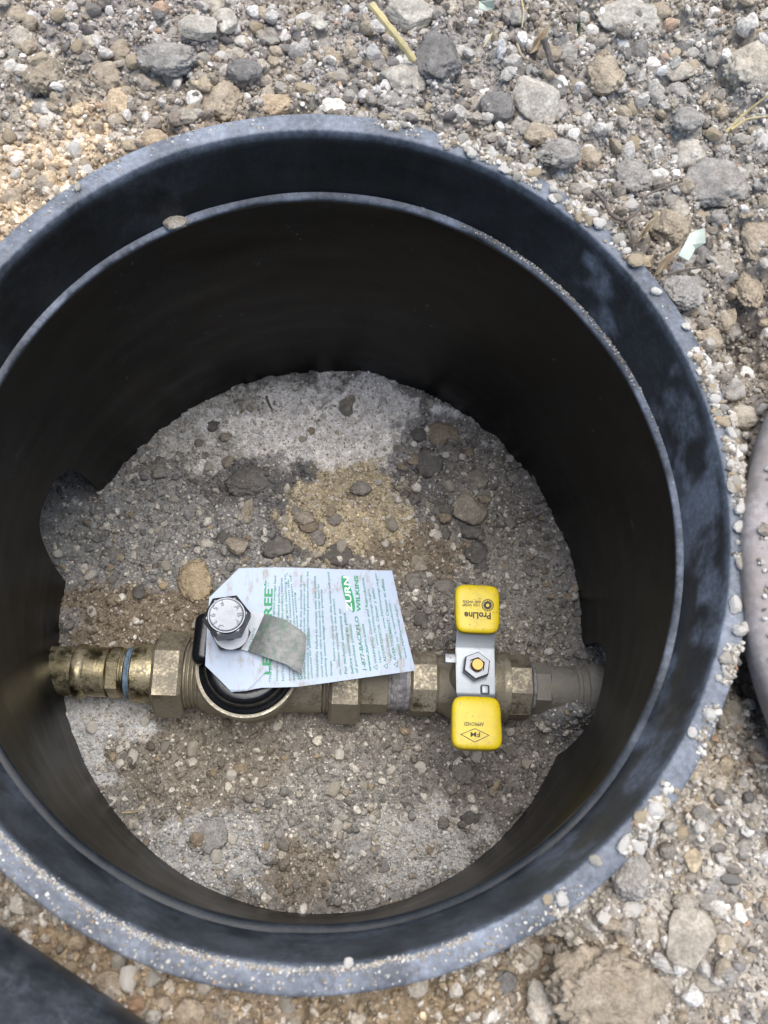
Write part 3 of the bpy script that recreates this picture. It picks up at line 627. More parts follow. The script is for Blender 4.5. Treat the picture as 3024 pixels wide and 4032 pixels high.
# aluminium date plate bent under the bolt nut
C1 = lambda p: (700+p[0]*.6028, 2150+p[1]*.6028)
bend0, bend1 = np.array(C1((562, 452))), np.array(C1((455, 690)))
pl = tag(empty('date_plate', tagpt(1000, 2500, .001)), 'small bent metal date plate smeared green under the bolt', 'plate')
upper = [C1(p) for p in ((250, 540), (262, 440), (330, 395), (410, 402), (562, 452), (455, 690), (330, 655), (270, 640), (242, 615))]
child('plate_base', bm_mesh('plate_base', sheet(upper, .0008, lambda a, b, l: tagpt(a, b, l+.0024)), 30), M['aluminium'], pl)
def wingpt(a, b, l=0.):
    p = np.array([a, b]); n_ = np.array([bend0[1]-bend1[1], bend1[0]-bend0[0]]); n_ = n_/np.linalg.norm(n_); dd = abs(np.dot(p-bend0, n_))
    return tagpt(a, b, l+.0024+dd*.00006-.0000002*dd*dd)
wing = [C1(p) for p in ((562, 452), (690, 492), (745, 530), (812, 578), (830, 605), (824, 690), (812, 770), (795, 842), (745, 815), (700, 782), (600, 745), (455, 690))]
child('plate_wing', bm_mesh('plate_wing', sheet(wing, .0008, wingpt), 30), M['greendirt'], pl)
print_line('lettering', 'MFG DATE', C1((470, 690)), C1((505, 545)), 9, (-1, -.4), lambda a, b, l: tagpt(a, b, .0027), M['teal'], pl)
# hex bolt standing through tag and plate, leaning up the picture
bp = tagpt(*C1((342, 575)), .003); top = PPL(*C1((318, 452)), bp+np.array([0, 0, .0300]), np.array([0, 0, 1.])); bd = top-bp; BL = np.linalg.norm(bd); bz = bd/BL
bx = np.cross(np.array([0, 1., 0]), bz); bx /= np.linalg.norm(bx); by = np.cross(bz, bx); BF = Frame(bp, bx, by, bz)
bt = tag(empty('hex_bolt', bp), 'shiny stainless hex bolt standing up through the tag', 'bolt')
NB = Frame(bp-TN*.003, bx-TN*np.dot(bx, TN), np.cross(TN, bx), TN)
capped('nut', [(.0026, .0098), (.0032, .0112), (.0070, .0112), (.0078, .0100), (.0078, .006)], M['steel'], bt, 6, NB, 20, rad(0))
capped('washer', [(.0076, .0062), (.0082, .0098), (.0094, .0098), (.0098, .006)], M['steel'], bt, 40, NB)
capped('shank', [(-.010, .0060), (BL-.006, .0060)], M['steel'], bt, 32, BF)
capped('head', [(BL-.0085, .0108), (BL-.0080, .0126), (BL-.0016, .0128), (BL-.0004, .0112), (BL-.0002, .0108)], M['steel'], bt, 6, BF, 20, rad(8))
hdisc = capped('head_face', [(BL-.002, .0104), (BL+.0001, .0102), (BL+.0005, .0098), (BL+.0005, .0092), (BL+.00015, .0088), (BL+.0001, .0080)], M['steel'], bt, 48, BF, 40)
def stamp(ch, ang, outward=True, r=.0072, h=.0030):
    FONT_CACHE['bold'] = .01; co, fs = text_mesh(ch); w = (co[:, 0].max()+co[:, 0].min())/2; rad_ = np.array([math.cos(ang), math.sin(ang)]); u = rad_ if outward else -rad_; d = np.array([u[1], -u[0]]); V = []
    for c in co:
        q = rad_*r+d*(c[0]-w)*h/.73+u*(c[1]-.36)*h/.73; V.append(tuple(BF.p(q[0], q[1], BL+.00045)))
    me = bpy.data.meshes.new('stamped_letter'); me.from_pydata(V, [], fs); me.update(); return child('stamped_letter', me, M['zincdark'], bt)
M['zincdark'] = mat_metal('stamped_steel', (.175, .18, .195), .5, .1)
for ch, a in zip('ABP', (38, 2, -34)): stamp(ch, rad(a))
for ch, a in zip('F593C', (112, 146, 180, 214, 248)): stamp(ch, rad(a), False)

# print on the grips
C2 = lambda p: (1600+p[0]*.4822, 2200+p[1]*.4822)
def on(fr, hgt): 
    o_ = fr.p(0, 0, hgt); return lambda a, b, l=0.: PPL(a, b, o_, fr.Z)+fr.Z*l
top_fn, bot_fn = on(GT, .00432), on(GB, .00482)
def gl(s_, a, b, h, fn, bold, par): print_line('lettering', s_, C2(a), C2(b), h*.4822, (0, 1), fn, M['black_ink'], par, bold)
gl('ProLine', (692, 442), (474, 436), 54, top_fn, .03, g1); gl('150 WSP', (604, 370), (458, 366), 22, top_fn, .01, g1); gl('600 WOG', (608, 344), (462, 340), 22, top_fn, .01, g1); gl('TM', (612, 322), (590, 322), 10, top_fn, 0, g1)
def ringmark(c, r0, r1, fn, par, n=28):
    bm = bmesh.new(); a = [bm.verts.new(Vector(fn(*C2((c[0]+r0*math.cos(t), c[1]+r0*math.sin(t))), .0001))) for t in np.linspace(0, 2*math.pi, n, endpoint=False)]; b = [bm.verts.new(Vector(fn(*C2((c[0]+r1*math.cos(t), c[1]+r1*math.sin(t))), .0001))) for t in np.linspace(0, 2*math.pi, n, endpoint=False)]
    for i in range(n): bm.faces.new((a[i], a[(i+1) % n], b[(i+1) % n], b[i]))
    child('emblem', bm_mesh('emblem', bm, 0), M['black_ink'], par)
ringmark((664, 380), 50, 44, top_fn, g1); ringmark((664, 380), 34, 13, top_fn, g1)
for i in range(16):
    t = i/16*2*math.pi; ringmark((664+39*math.cos(t), 380+39*math.sin(t)), 4, .5, top_fn, g1, 6)
gl('APPROVED', (632, 1338), (472, 1334), 30, bot_fn, .01, g2); gl('FM', (606, 1418), (524, 1416), 40, bot_fn, .015, g2)
D = [np.array(v, float) for v in ((440, 1434), (560, 1384), (680, 1442), (560, 1500))]; m_ = sum(D)/4
bm = bmesh.new(); a = [bm.verts.new(Vector(bot_fn(*C2(p), .0001))) for p in D]; b = [bm.verts.new(Vector(bot_fn(*C2(m_+(p-m_)*.9), .0001))) for p in D]
for i in range(4): bm.faces.new((a[i], a[(i+1) % 4], b[(i+1) % 4], b[i]))
child('emblem', bm_mesh('emblem', bm, 0), M['black_ink'], g2)

# ------------------------------------------------------------------ clods and stones one can pick out
CK = {'cake': (.33, .32, .30), 'grey': (.265, .245, .212), 'brown': (.285, .236, .17), 'dark': (.155, .145, .13), 'pale': (.43, .395, .325), 'white': (.66, .62, .54), 'tan': (.42, .34, .225), 'buff': (.345, .305, .24), 'warm': (.36, .28, .185)}
CLODS = [  # x, y, w, h (photograph pixels), kind, colour, label
 (187, 333, 170, 160, 'c', 'brown', 'blocky brown clod near the left edge above the box'),
 (660, 228, 250, 150, 'c', 'grey', 'long low grey clod up left of the box'),
 (790, 96, 155, 100, 's', 'pale', 'pale angular stone near the top, left of its paler twin'),
 (882, 78, 105, 112, 's', 'pale', 'pale stone leaning behind another at the top edge'),
 (962, 278, 145, 112, 'c', 'dark', 'dark rounded clod above the top of the rim'),
 (872, 396, 175, 185, 'c', 'brown', 'crumbly brown clod just above the rim'),
 (470, 410, 140, 160, 'c', 'warm', 'warm brown lump left of the crumbly clod'),
 (1075, 420, 190, 110, 'c', 'warm', 'low brown clod touching the top of the rim'),
 (762, 380, 66, 76, 's', 'white', 'white stone wedged beside the crumbly brown clod'),
 (716, 470, 125, 62, 's', 'buff', 'flat buff stone slab at the upper left rim'),
 (1310, 416, 112, 68, 's', 'white', 'oval white stone sitting on the top edge of the rim'),
 (420, 290, 130, 135, 'c', 'brown', 'soft brown lump between the two left clods'),
 (1245, 85, 80, 66, 's', 'pale', 'pale knobbly stone at the top centre'),
 (1275, 175, 76, 76, 'c', 'grey', 'grey clod below the pale knobbly stone'),
 (600, 540, 130, 90, 'c', 'warm', 'flat crumbling brown lump against the upper left rim'),
 (1625, 45, 225, 150, 's', 'pale', 'big pale boulder at the top edge beside the straw'),
 (1732, 220, 195, 220, 'c', 'dark', 'big dark round clod right of the straw'),
 (1580, 305, 180, 160, 's', 'pale', 'pale angular stone left of the big dark clod'),
 (1545, 395, 130, 90, 'c', 'grey', 'grey crumb pile under the pale angular stone'),
 (2108, 392, 185, 215, 's', 'pale', 'large pale egg shaped stone above the rim'),
 (2505, 30, 330, 165, 's', 'pale', 'widest pale boulder on the top edge'),
 (2380, 296, 155, 175, 'c', 'brown', 'brown mottled clod right of the egg shaped stone'),
 (2960, 250, 215, 215, 'c', 'buff', 'large buff clod at the right edge near the top'),
 (2728, 588, 140, 125, 's', 'pale', 'pale three cornered stone right of the rim'),
 (1955, 446, 130, 135, 'c', 'dark', 'dark crumbly clod left of the egg shaped stone'),
 (2130, 525, 140, 100, 'c', 'brown', 'brown clod under the egg shaped stone'),
 (2195, 640, 165, 130, 'c', 'grey', 'grey clod lying against the upper right rim'),
 (2320, 620, 100, 100, 'c', 'brown', 'brown knob behind the upper right rim'),
 (2495, 690, 150, 155, 'c', 'grey', 'tall grey clod behind the curved root'),
 (2650, 885, 160, 175, 'c', 'brown', 'rough brown clod beside the pale leaf scrap'),
 (2830, 715, 280, 230, 'c', 'grey', 'wide low mound of grey soil at the right'),
 (3000, 925, 130, 240, 'c', 'brown', 'tall brown clod cut by the right edge'),
 (2855, 1030, 95, 105, 's', 'buff', 'buff stone below the rough brown clod'),
 (2770, 1010, 95, 95, 'c', 'dark', 'small dark clod beside the buff stone'),
 (1610, 440, 190, 80, 'c', 'buff', 'buff crumbly clod resting on the top right rim'),
 (2680, 1150, 170, 150, 'c', 'grey', 'smooth grey clod hugging the right rim'),
 (2960, 1130, 110, 170, 'c', 'brown', 'lumpy brown clod overhanging the right hollow'),
 (2930, 1640, 130, 110, 'c', 'buff', 'buff clod above the dusty lid'),
 (2885, 1530, 110, 100, 'c', 'grey', 'grey clod beside the right rim gravel'),
 (2370, 3900, 500, 360, 'c', 'brown', 'very large brown clod under the lower right rim'),
 (2724, 3711, 205, 215, 's', 'buff', 'round buff stone at the lower right'),
 (2487, 3440, 165, 190, 'c', 'grey', 'grey clod tucked under the lower right rim'),
 (2952, 3255, 68, 82, 's', 'white', 'white stone near the right edge below the lid'),
 (2724, 3385, 76, 92, 's', 'tan', 'tan pebble stone at the lower right'),
 (2806, 3556, 125, 88, 's', 'grey', 'grey slab stone at the lower right'),
 (2911, 3597, 70, 74, 's', 'white', 'white stone beside the grey slab'),
 (2775, 3215, 90, 80, 's', 'grey', 'grey flat stone beside the lower right rim'),
 (2790, 3870, 120, 95, 's', 'buff', 'buff flat stone below the round buff stone'),
 (2132, 3935, 110, 130, 's', 'pale', 'pale flat stone left of the very large clod'),
 (1990, 3870, 105, 85, 'c', 'dark', 'dark clod under the bottom rim'),
 (100, 3702, 62, 84, 's', 'white', 'white oval stone at the lower left beside the black pipe'),
 (250, 3765, 75, 66, 's', 'tan', 'tan knobbly stone at the lower left'),
 (355, 3780, 52, 48, 's', 'tan', 'small tan stone right of the knobbly one'),
 (560, 3798, 78, 42, 's', 'pale', 'pale wedge of stone peeping from under the rim'),
 (747, 3990, 140, 110, 'c', 'brown', 'brown clod on the bottom edge beside the black pipe'),
 (600, 4010, 70, 62, 's', 'pale', 'pale stone at the end of the black pipe'),
 (430, 3870, 130, 90, 'c', 'brown', 'brown clod beside the black pipe'),
 (2560, 3660, 110, 110, 'c', 'buff', 'buff clod left of the round stone'),
 (2900, 2820, 105, 130, 's', 'buff', 'buff boulder in the dark gap beside the lid'),
]
IN_CLODS = [
 (986, 1885, 215, 130, 'c', 'dark', 'flat dark clod on the pale sand inside the box'),
 (1369, 1584, 72, 78, 's', 'buff', 'grey brown wedge stone on the white sand'),
 (971, 2002, 52, 105, 's', 'buff', 'upright buff splinter of stone inside the box'),
 (1329, 2185, 140, 95, 'c', 'dark', 'rough dark clod just above the white tag'),
 (765, 2282, 150, 185, 'c', 'tan', 'tan crumbly clod left of the white tag'),
 (930, 2145, 95, 75, 's', 'buff', 'flat buff stone with rootlets inside the box'),
 (878, 2108, 56, 66, 'c', 'dark', 'small dark clod beside the flat buff stone'),
 (1090, 2150, 130, 95, 'c', 'dark', 'dark crumbly heap above the left part of the tag'),
 (1748, 1705, 130, 122, 'c', 'brown', 'brown clod near the far right wall of the box'),
 (1685, 1818, 128, 130, 'c', 'dark', 'dark cracked clod below the brown one'),
 (1650, 1712, 64, 58, 'c', 'dark', 'small dark clod at the edge of the white sand'),
 (1590, 1770, 90, 64, 'c', 'grey', 'grey lump sunk in the edge of the white sand'),
 (1844, 1994, 150, 145, 's', 'buff', 'large buff stone inside the box at the right'),
 (1884, 1884, 84, 70, 's', 'buff', 'small buff stone above the large buff one'),
 (1877, 2176, 92, 96, 'c', 'dark', 'dark clod above the upper yellow grip'),
 (1862, 2090, 90, 62, 'c', 'dark', 'dark flat clod under the large buff stone'),
 (1752, 2103, 50, 48, 'c', 'dark', 'little dark clod left of the flat dark one'),
 (1655, 2213, 82, 68, 's', 'buff', 'buff stone right of the tag corner'),
 (1755, 2302, 90, 64, 's', 'grey', 'grey stone left of the upper yellow grip'),
 (640, 2293, 44, 48, 's', 'tan', 'small tan stone left of the tan clod'),
 (811, 3292, 180, 150, 'c', 'cake', 'flat grey cake of dried mud at the lower left floor'),
 (1057, 3356, 90, 95, 'c', 'cake', 'cracked grey mud flake on the lower floor'),
 (1822, 3046, 90, 78, 'c', 'grey', 'grey clod below the lower yellow grip'),
 (1660, 2440, 70, 66, 'c', 'dark', 'dark clod between tag and upper yellow grip'),
 (1395, 3330, 150, 110, 'c', 'cake', 'flat grey mud cake near the bottom wall'),
]
RC = np.random.default_rng(77)
def rock(x, y, w, h, kind, ck, label, inside, name=None, cat=None, group=None, k=None, zfix=None, sink=.28):
    hf = h_in if inside else h_out; z = -.266 if inside else -.017
    for _ in range(3):
        p = P(x, y, z); z = float(hf(p[0], p[1])[0])+.2*h*MPX(x, y, z) if zfix is None else zfix
    p = P(x, y, z); m = MPX(x, y, z); flat = kind == 'c' and inside
    sx, sy = w*m/2, h*m/2; sz = (.62 if kind == 'c' else .58)*min(sx, sy)*(.3 if ck == 'cake' else .62 if flat and w > 120 else 1.)
    k = k or (5 if max(w, h) > 150 else 4)
    S = clod_shape(k, RC, .36 if w > 400 else .26) if kind == 'c' else stone_shape(k, RC, 10, rough=.09)
    if kind == 's': S = S+.035*S*fbm(ICO[k][0]*9+RC.uniform(0, 40), 3, 8)[:, None]
    ex = (S.max(0)-S.min(0))/2; V = S/ex*np.array([sx, sy, sz])*1.03
    c = np.array(CK[ck])*RC.uniform(.9, 1.1)*(1.25 if kind == 'c' and not inside else 1.); cv_ = c[None]*(1+.3*fbm(ICO[k][0]*2.3+RC.uniform(0, 60), 4, 4))[:, None]
    zc = (float(hf(p[0], p[1])[0]) if zfix is None else zfix)+sz*(1-2*sink)
    nm = name or ('soil_clod' if kind == 'c' else 'stone')
    o = link(nm, np_mesh(nm, V, ICO[k][1], True, cv_), M['clod' if kind == 'c' else 'stone']); o.location = (p[0], p[1], zc)
    return tag(o, label, cat or ('clod' if kind == 'c' else 'stone'), group)
for t in CLODS: rock(*t, False, group='clods and stones on the ground around the box')
for t in IN_CLODS: rock(*t, True, group='clods and stones on the floor of the box', sink=.36)
# lump of mud stuck on the ledge
rock(690, 884, 105, 60, 'c', 'buff', 'crumb of dried mud stuck on the inner ledge at the upper left', False, zfix=-.036, sink=.2)

# ------------------------------------------------------------------ pebbles: the largest are single things, the rest are the gravel and grit above
PV = []
for i in range(14):
    S = stone_shape(2, RS, 9, rough=.08)
    PV.append(S)
PEB = {}
def pebble(x, y, z, r, ck, label, group, name='pebble'):
    v = random.randrange(14); key = (v, ck)
    if key not in PEB:
        c = np.array(CK[ck])*random.uniform(.92, 1.08); PEB[key] = np_mesh('pebble', PV[v], ICO[2][1], False, np.tile(c, (len(PV[v]), 1)))
    o = link(name, PEB[key], M['stone']); o.location = (x, y, z); s = Vector((random.uniform(.8, 1.3), random.uniform(.7, 1.05), random.uniform(.5, .8)))*r
    o.scale = s; o.rotation_euler = (random.uniform(-.5, .5), random.uniform(-.5, .5), random.uniform(0, 6.28)); return tag(o, label, 'pebble', group)
def inframe(x, y, z):
    q = CAM_R.T@(np.array([x, y, z])-CAM_POS); px = 1512+FPX*q[0]/-q[2]; py = 2016-FPX*q[1]/-q[2]; return 15 < px < 3009 and 15 < py < 4017
SHORTS = []
def short(l):
    ws = l.split()
    for i, w in enumerate(ws):
        if i > 1 and w in ('near', 'above', 'right', 'left', 'up', 'at', 'on', 'beside', 'just', 'touching', 'wedged', 'sitting', 'between', 'below', 'against', 'under', 'behind', 'lying', 'hugging', 'tucked', 'in', 'with', 'inside', 'leaning', 'resting', 'cut', 'overhanging', 'peeping', 'sunk'): return ' '.join(ws[:i])
    return l
allsh = [short(t[6]) for t in CLODS+IN_CLODS]
for t, inside in [(t, False) for t in CLODS]+[(t, True) for t in IN_CLODS]:
    sh = short(t[6]); sh = sh if allsh.count(sh) == 1 else t[6]
    p = P(t[0], t[1], -.266 if inside else -.015); SHORTS.append((p[0], p[1], inside, sh))
USED = {}
def near_label(ck, x, y, inside):
    col_ = {'white': 'white', 'pale': 'pale beige', 'tan': 'tan', 'grey': 'grey'}[ck]
    for sx, sy, _, sh in sorted((q for q in SHORTS if q[2] == inside), key=lambda q: math.hypot(q[0]-x, q[1]-y)):
        dx, dy = x-sx, y-sy; a = math.degrees(math.atan2(dy, dx)) % 360
        wd = ('right of', 'up right of', 'above', 'up left of', 'left of', 'down left of', 'below', 'down right of')[int((a+22.5)//45) % 8]
        l = col_+' pebble '+wd+' the '+sh
        if l not in USED and len(l.split()) < 17: USED[l] = 1; return l
def rim_label(ck, x, y):
    h = ((90-math.degrees(math.atan2(y/EY, x)))/30) % 12; q = int(h*4+.5) % 48; W_ = ('twelve', 'one', 'two', 'three', 'four', 'five', 'six', 'seven', 'eight', 'nine', 'ten', 'eleven')
    r = math.hypot(x, y/EY); e = 'outer edge of' if r > .1582 else 'inner edge of' if r < .1548 else 'middle of'
    pos = ('exactly %s' % W_[q//4], 'quarter past %s' % W_[q//4], 'half past %s' % W_[q//4], 'quarter to %s' % W_[(q//4+1) % 12])[q % 4]
    return {'white': 'white', 'pale': 'beige', 'tan': 'tan'}[ck]+' pebble on '+e+' rim at '+pos+' clockwise'
def small_clod(x, y, w, inside):
    p = P(x, y, -.266 if inside else -.015)
    ck = random.choices(('grey', 'brown', 'dark', 'buff'), (3, 3, 2.5 if inside else 1, 2))[0]
    col_ = {'grey': 'grey', 'brown': 'brown', 'dark': 'dark', 'buff': 'buff'}[ck]
    for sx, sy, _, sh in sorted((q for q in SHORTS if q[2] == inside), key=lambda q: math.hypot(q[0]-p[0], q[1]-p[1])):
        a = math.degrees(math.atan2(p[1]-sy, p[0]-sx)) % 360; wd = ('right of', 'up right of', 'above', 'up left of', 'left of', 'down left of', 'below', 'down right of')[int((a+22.5)//45) % 8]
        l = 'little '+col_+' clod '+wd+' the '+sh
        if l not in USED and len(l.split()) < 17: USED[l] = 1; break
    rock(x, y, w*random.uniform(.8, 1.25), w*random.uniform(.75, 1.1), 'c', ck, l, inside, group='little clods '+('on the box floor' if inside else 'around the box'), k=4, sink=random.uniform(.25, .42))
n = 0
while n < 64:                                                # crumbly little clods in the hole
    px, py = random.uniform(420, 2150), random.uniform(1620, 2380) if n < 52 else random.uniform(2900, 3450); p = P(px, py, -.266)
    if math.hypot(p[0], p[1]/EY) > .155 or (abs(px-1250) < 330 and abs(py-1690) < 130): continue
    small_clod(px, py, random.uniform(26, 74), True); n += 1
n = 0
while n < 90:                                                # and around it
    px, py = random.uniform(20, 3000), random.uniform(10, 4020); p = P(px, py, -.012)
    if math.hypot(p[0], p[1]/EY) < .172 or py > 3000 and px < 400: continue
    small_clod(px, py, random.uniform(40, 105), False); n += 1
n = 0
while n < 118:                                               # around the box
    x, y = random.uniform(-.16, .22), random.uniform(-.19, .26); r = math.hypot(x, y/EY)
    if r < .166 or not inframe(x, y, -.01): continue
    ck = random.choices(('white', 'pale', 'tan', 'grey'), (3.5, 4, 2, 2))[0]; s_ = random.uniform(.0022, .0042); w = 'up' if y > -.03 else 'low'
    pebble(x, y, float(h_out(x, y)[0])+s_*.35, s_, ck, near_label(ck, x, y, False), ck+' pebbles '+w+' on the ground'); n += 1
n = 0
while n < 104:                                               # in the box
    x, y = random.uniform(-.165, .165), random.uniform(-.165, .165); r = math.hypot(x, y/EY)
    if r > .160 or abs(y+.04) < .02: continue
    ck = random.choices(('white', 'pale', 'tan', 'grey'), (6, 3, 1, 3))[0]; s_ = random.uniform(.0024, .0042)
    pebble(x, y, float(h_in(x, y)[0])+s_*.35, s_, ck, near_label(ck, x, y, True), ck+' pebbles on the box floor'); n += 1
RIM_W = [(-63, 2), (-47, 6), (-43, 5), (-33, 1.5), (-24, 5), (-15, 8), (-8, 9), (0, 9), (7, 9), (14, 8), (21, 4), (30, 2.5), (40, 3), (49, 8), (55, 8), (61, 6), (68, 3), (78, 1.5)]
def rim_place(spread=5):
    a = random.choices([t[0] for t in RIM_W], [t[1] for t in RIM_W])[0]+random.uniform(-spread, spread); r = .1568+random.triangular(-.004, .0034, .0012); t = rad(a); return r*math.cos(t), r*math.sin(t)*EY
SPOT = [(2510, 1028, 78, 'tan'), (305, 727, 40, 'pale'), (1985, 660, 42, 'white'), (2278, 855, 42, 'tan'), (2360, 873, 56, 'white'), (2460, 3325, 66, 'white'), (2160, 3540, 44, 'tan'), (2350, 3385, 60, 'pale'), (1375, 3795, 40, 'white'),
        (2920, 2000, 60, 'white'), (2915, 2075, 58, 'white'), (2900, 2380, 66, 'white'), (2915, 2480, 66, 'white'), (2865, 2590, 52, 'pale'), (2930, 1760, 46, 'white'), (2850, 1660, 44, 'tan'), (2810, 1520, 40, 'tan'), (2800, 2810, 60, 'white'), (2815, 1565, 46, 'white'), (2905, 1890, 48, 'pale')]
for i, (px, py, d, ck) in enumerate(SPOT):
    p = P(px, py, .002); USED[rim_label(ck, p[0], p[1])] = 1; s_ = d*MPX(px, py, 0)/2
    o = pebble(p[0], p[1], s_*.5, s_, ck, rim_label(ck, p[0], p[1]), ck+' pebbles on the rim'); o.rotation_euler[0] = o.rotation_euler[1] = 0
for i in range(50):
    while True:
        x, y = rim_place(3.5); ck = random.choices(('white', 'pale', 'tan'), (5, 3, 2))[0]; s_ = random.uniform(.0017, .0030); l = rim_label(ck, x, y)
        if l not in USED: USED[l] = 1; break
    pebble(x, y, s_*.4, s_, ck, rim_label(ck, x, y), ck+' pebbles on the rim')
# fine grit on rim and ledge
m = 7000; pts = np.array([rim_place(4) for _ in range(m)]); dn = fbm(P3(pts[:, 0], pts[:, 1], 75), 3, 91)+.25*fbm(P3(pts[:, 0], pts[:, 1], 400), 2, 92); pts = pts[dn > rg.uniform(-.08, .3, m)]; m = len(pts); sz = plaw(m, rg, .0004, .0019, 2.2)
t = rg.uniform(-2.6, -1.0, 420); r = rg.uniform(.1530, .1588, 420); pts = np.r_[pts, np.c_[r*np.cos(t), r*np.sin(t)*EY]]; sz = np.r_[sz, plaw(420, rg, .0003, .0009, 2.6)]
t = rg.uniform(1.3, 2.6, 120); r = rg.uniform(.1535, .1590, 120); pts = np.r_[pts, np.c_[r*np.cos(t), r*np.sin(t)*EY]]; sz = np.r_[sz, plaw(120, rg, .0003, .0008, 2.6)]
t = rg.uniform(-2.95, -1.25, 3000); r = .1526+rg.normal(0, .0005, 3000)+.0006*fbm(np.c_[t*14, t*0, t*0], 3, 2); pts = np.r_[pts, np.c_[r*np.cos(t), r*np.sin(t)*EY]]; sz = np.r_[sz, plaw(3000, rg, .0002, .00048, 2.4)]
zz_ = sz*.3
t = rg.normal(.75, .22, 700); r = rg.uniform(.1463, .1494, 700); pts = np.r_[pts, np.c_[r*np.cos(t), r*np.sin(t)*EY]]; s2 = plaw(700, rg, .0003, .0009, 2.6); sz = np.r_[sz, s2]; zz_ = np.r_[zz_, -.0366+s2*.3]
tag(link('rim_grit', grains('rim_grit', np.c_[pts, zz_], sz, pick(len(pts), rg, (5, 5, 3, 2, .5, 0, .3)), None, rg), M['grit']), 'fine beige grit lying along the rim and ledge of the box', 'grit', kind='stuff')

# ------------------------------------------------------------------ lid at the right, black pipe at the lower left
LR = .158; e0 = P(2944, 2405, .003); LC = np.array([e0[0]+LR*.996, e0[1], .010])
tl = rad(-3); LFr = Frame(LC, (math.cos(tl), 0, -math.sin(tl)), (0, 1, 0), (math.sin(tl), 0, math.cos(tl)))
lid = tag(empty('box_lid', LC), 'dusty round plastic lid lying beside the box at the right edge', 'lid')
bm = bmesh.new(); lathe(bm, LFr, [(-.012, LR-.010), (-.012, LR-.004), (-.010, LR-.0015), (0, LR), (.0030, LR-.0008), (.0046, LR-.0030), (.0052, LR-.0055), (.0056, LR-.009), (.0066, LR*.7), (.0070, LR*.3), (.0070, .004)], 160)
me = bm_mesh('lid_plate', bm, 40); dust_attr(me, lambda c: np.clip(.45+.6*fbm(c*70, 4, 44), 0, 1)); child('lid_plate', me, M['lidplastic'], lid)
m = 2600; x = LC[0]+rg.uniform(-LR, -LR*.4, m); y = LC[1]+rg.uniform(-.12, .12, m); d = np.hypot(x-LC[0], y-LC[1]); k = (d < LR-.004); x, y, d = x[k], y[k], d[k]; sz = plaw(len(x), rg, .0004, .003, 2.4)
zz_ = LC[2]+.0058+(x-LC[0])*-math.tan(tl)*-1*-1+sz*.3
tag(link('lid_gravel', grains('lid_gravel', np.c_[x, y, zz_], sz, pick(len(x), rg, (6, 4, 2, 1, .5, 0, 0)), None, rg), M['grit']), 'pale grit scattered over the dusty lid', 'gravel', kind='stuff')
PR = .045; q0, q1 = P(0, 3715, .01), P(520, 4062, .01); dr = (q1-q0)/np.linalg.norm(q1-q0); nr_ = np.array([dr[1], -dr[0], 0]); nr_ = nr_ if nr_[1] < 0 else -nr_
pc0 = q0+nr_*PR*.97-dr*.25; pc0[2] = .006; pc1 = q1+nr_*PR*.97+dr*.1; pc1[2] = .006
LP = np.linalg.norm(pc1-pc0); dz = (pc1-pc0)/LP; PF = Frame(pc0, np.cross(dz, (0, 0, 1)), (0, 0, 1), dz)
bp_ = tag(empty('plastic_pipe', (pc0+pc1)/2), 'smooth black plastic pipe lying at the lower left corner', 'pipe')
bm = bmesh.new(); lathe(bm, PF, [(.002, PR-.004), (0, PR-.003), (.0005, PR-.0005), (.002, PR)]+[(LP*i/40, PR) for i in range(1, 40)]+[(LP-.002, PR), (LP, PR-.002), (LP-.001, PR-.005), (LP*.5, PR-.005)], 96, 0, False)
bmesh.ops.recalc_face_normals(bm, faces=bm.faces); me = bm_mesh('pipe_wall', bm, 40); dust_attr(me, lambda c: np.clip(.5*sstep(.025, .05, c[:, 2])*sstep(-.2, .3, fbm(c*45, 4, 55)), 0, 1)); child('pipe_wall', me, M['pipeplastic'], bp_)

# ------------------------------------------------------------------ straw, twigs, leaves
def path_thing(name, px, r, mat, label, cat, lift=.006, inside=False, taper=.5):
    pts = []
    for i, q in enumerate(px):
        z = -.266 if inside else -.012; p = P(q[0], q[1], z); hh = float((h_in if inside else h_out)(p[0], p[1])[0]); pts.append(P(q[0], q[1], max(hh, z-.01)+(q[2] if len(q) > 2 else lift)))
    # smooth
    cr = []
    for i in range(len(pts)-1):
        a, b, c, d = pts[max(i-1, 0)], pts[i], pts[i+1], pts[min(i+2, len(pts)-1)]
        for t in np.linspace(0, 1, 7, endpoint=False): cr.append(.5*((2*b)+(-a+c)*t+(2*a-5*b+4*c-d)*t*t+(-a+3*b-3*c+d)*t**3))
    cr.append(pts[-1]); bm = bmesh.new(); n_ = len(cr)
    tube(bm, cr, [r*(1-taper*i/n_)*(1+.12*math.sin(i*2.1)) for i in range(n_)], 8)
    return tag(link(name, bm_mesh(name, bm, 40), mat), label, cat)
S5 = lambda x, y, *a: (1512+x*.9114, y*.9114, *a)
path_thing('straw', [S5(-55, 20, .018), S5(40, 140, .016), S5(130, 262, .008)], .0017, M['straw'], 'thick yellow straw stalk leaning on the dark clod', 'straw', taper=.1)
path_thing('root', [S5(690, 165, .012), S5(712, 235, .012), S5(725, 285, .010), S5(752, 315, .005)], .0016, M['twig'], 'knobbly grey root piece near the top of the picture', 'root')
path_thing('vine_stem', [S5(900, 820), S5(950, 870), S5(985, 930), S5(1045, 950), S5(1100, 905), S5(1135, 845), S5(1210, 812), S5(1290, 782)], .0009, M['twig'], 'thin curved root looping above the right rim', 'root', .009)
path_thing('twig', [S5(1045, 950), S5(1065, 1000), S5(1080, 1085)], .0008, M['twig'], 'thin dark twig reaching down to the right rim', 'twig', .008)
path_thing('twig', [S5(1200, 1190), S5(1290, 1168), S5(1410, 1148)], .0007, M['twig'], 'thin straight twig right of the tan pebble on the rim', 'twig', .008)
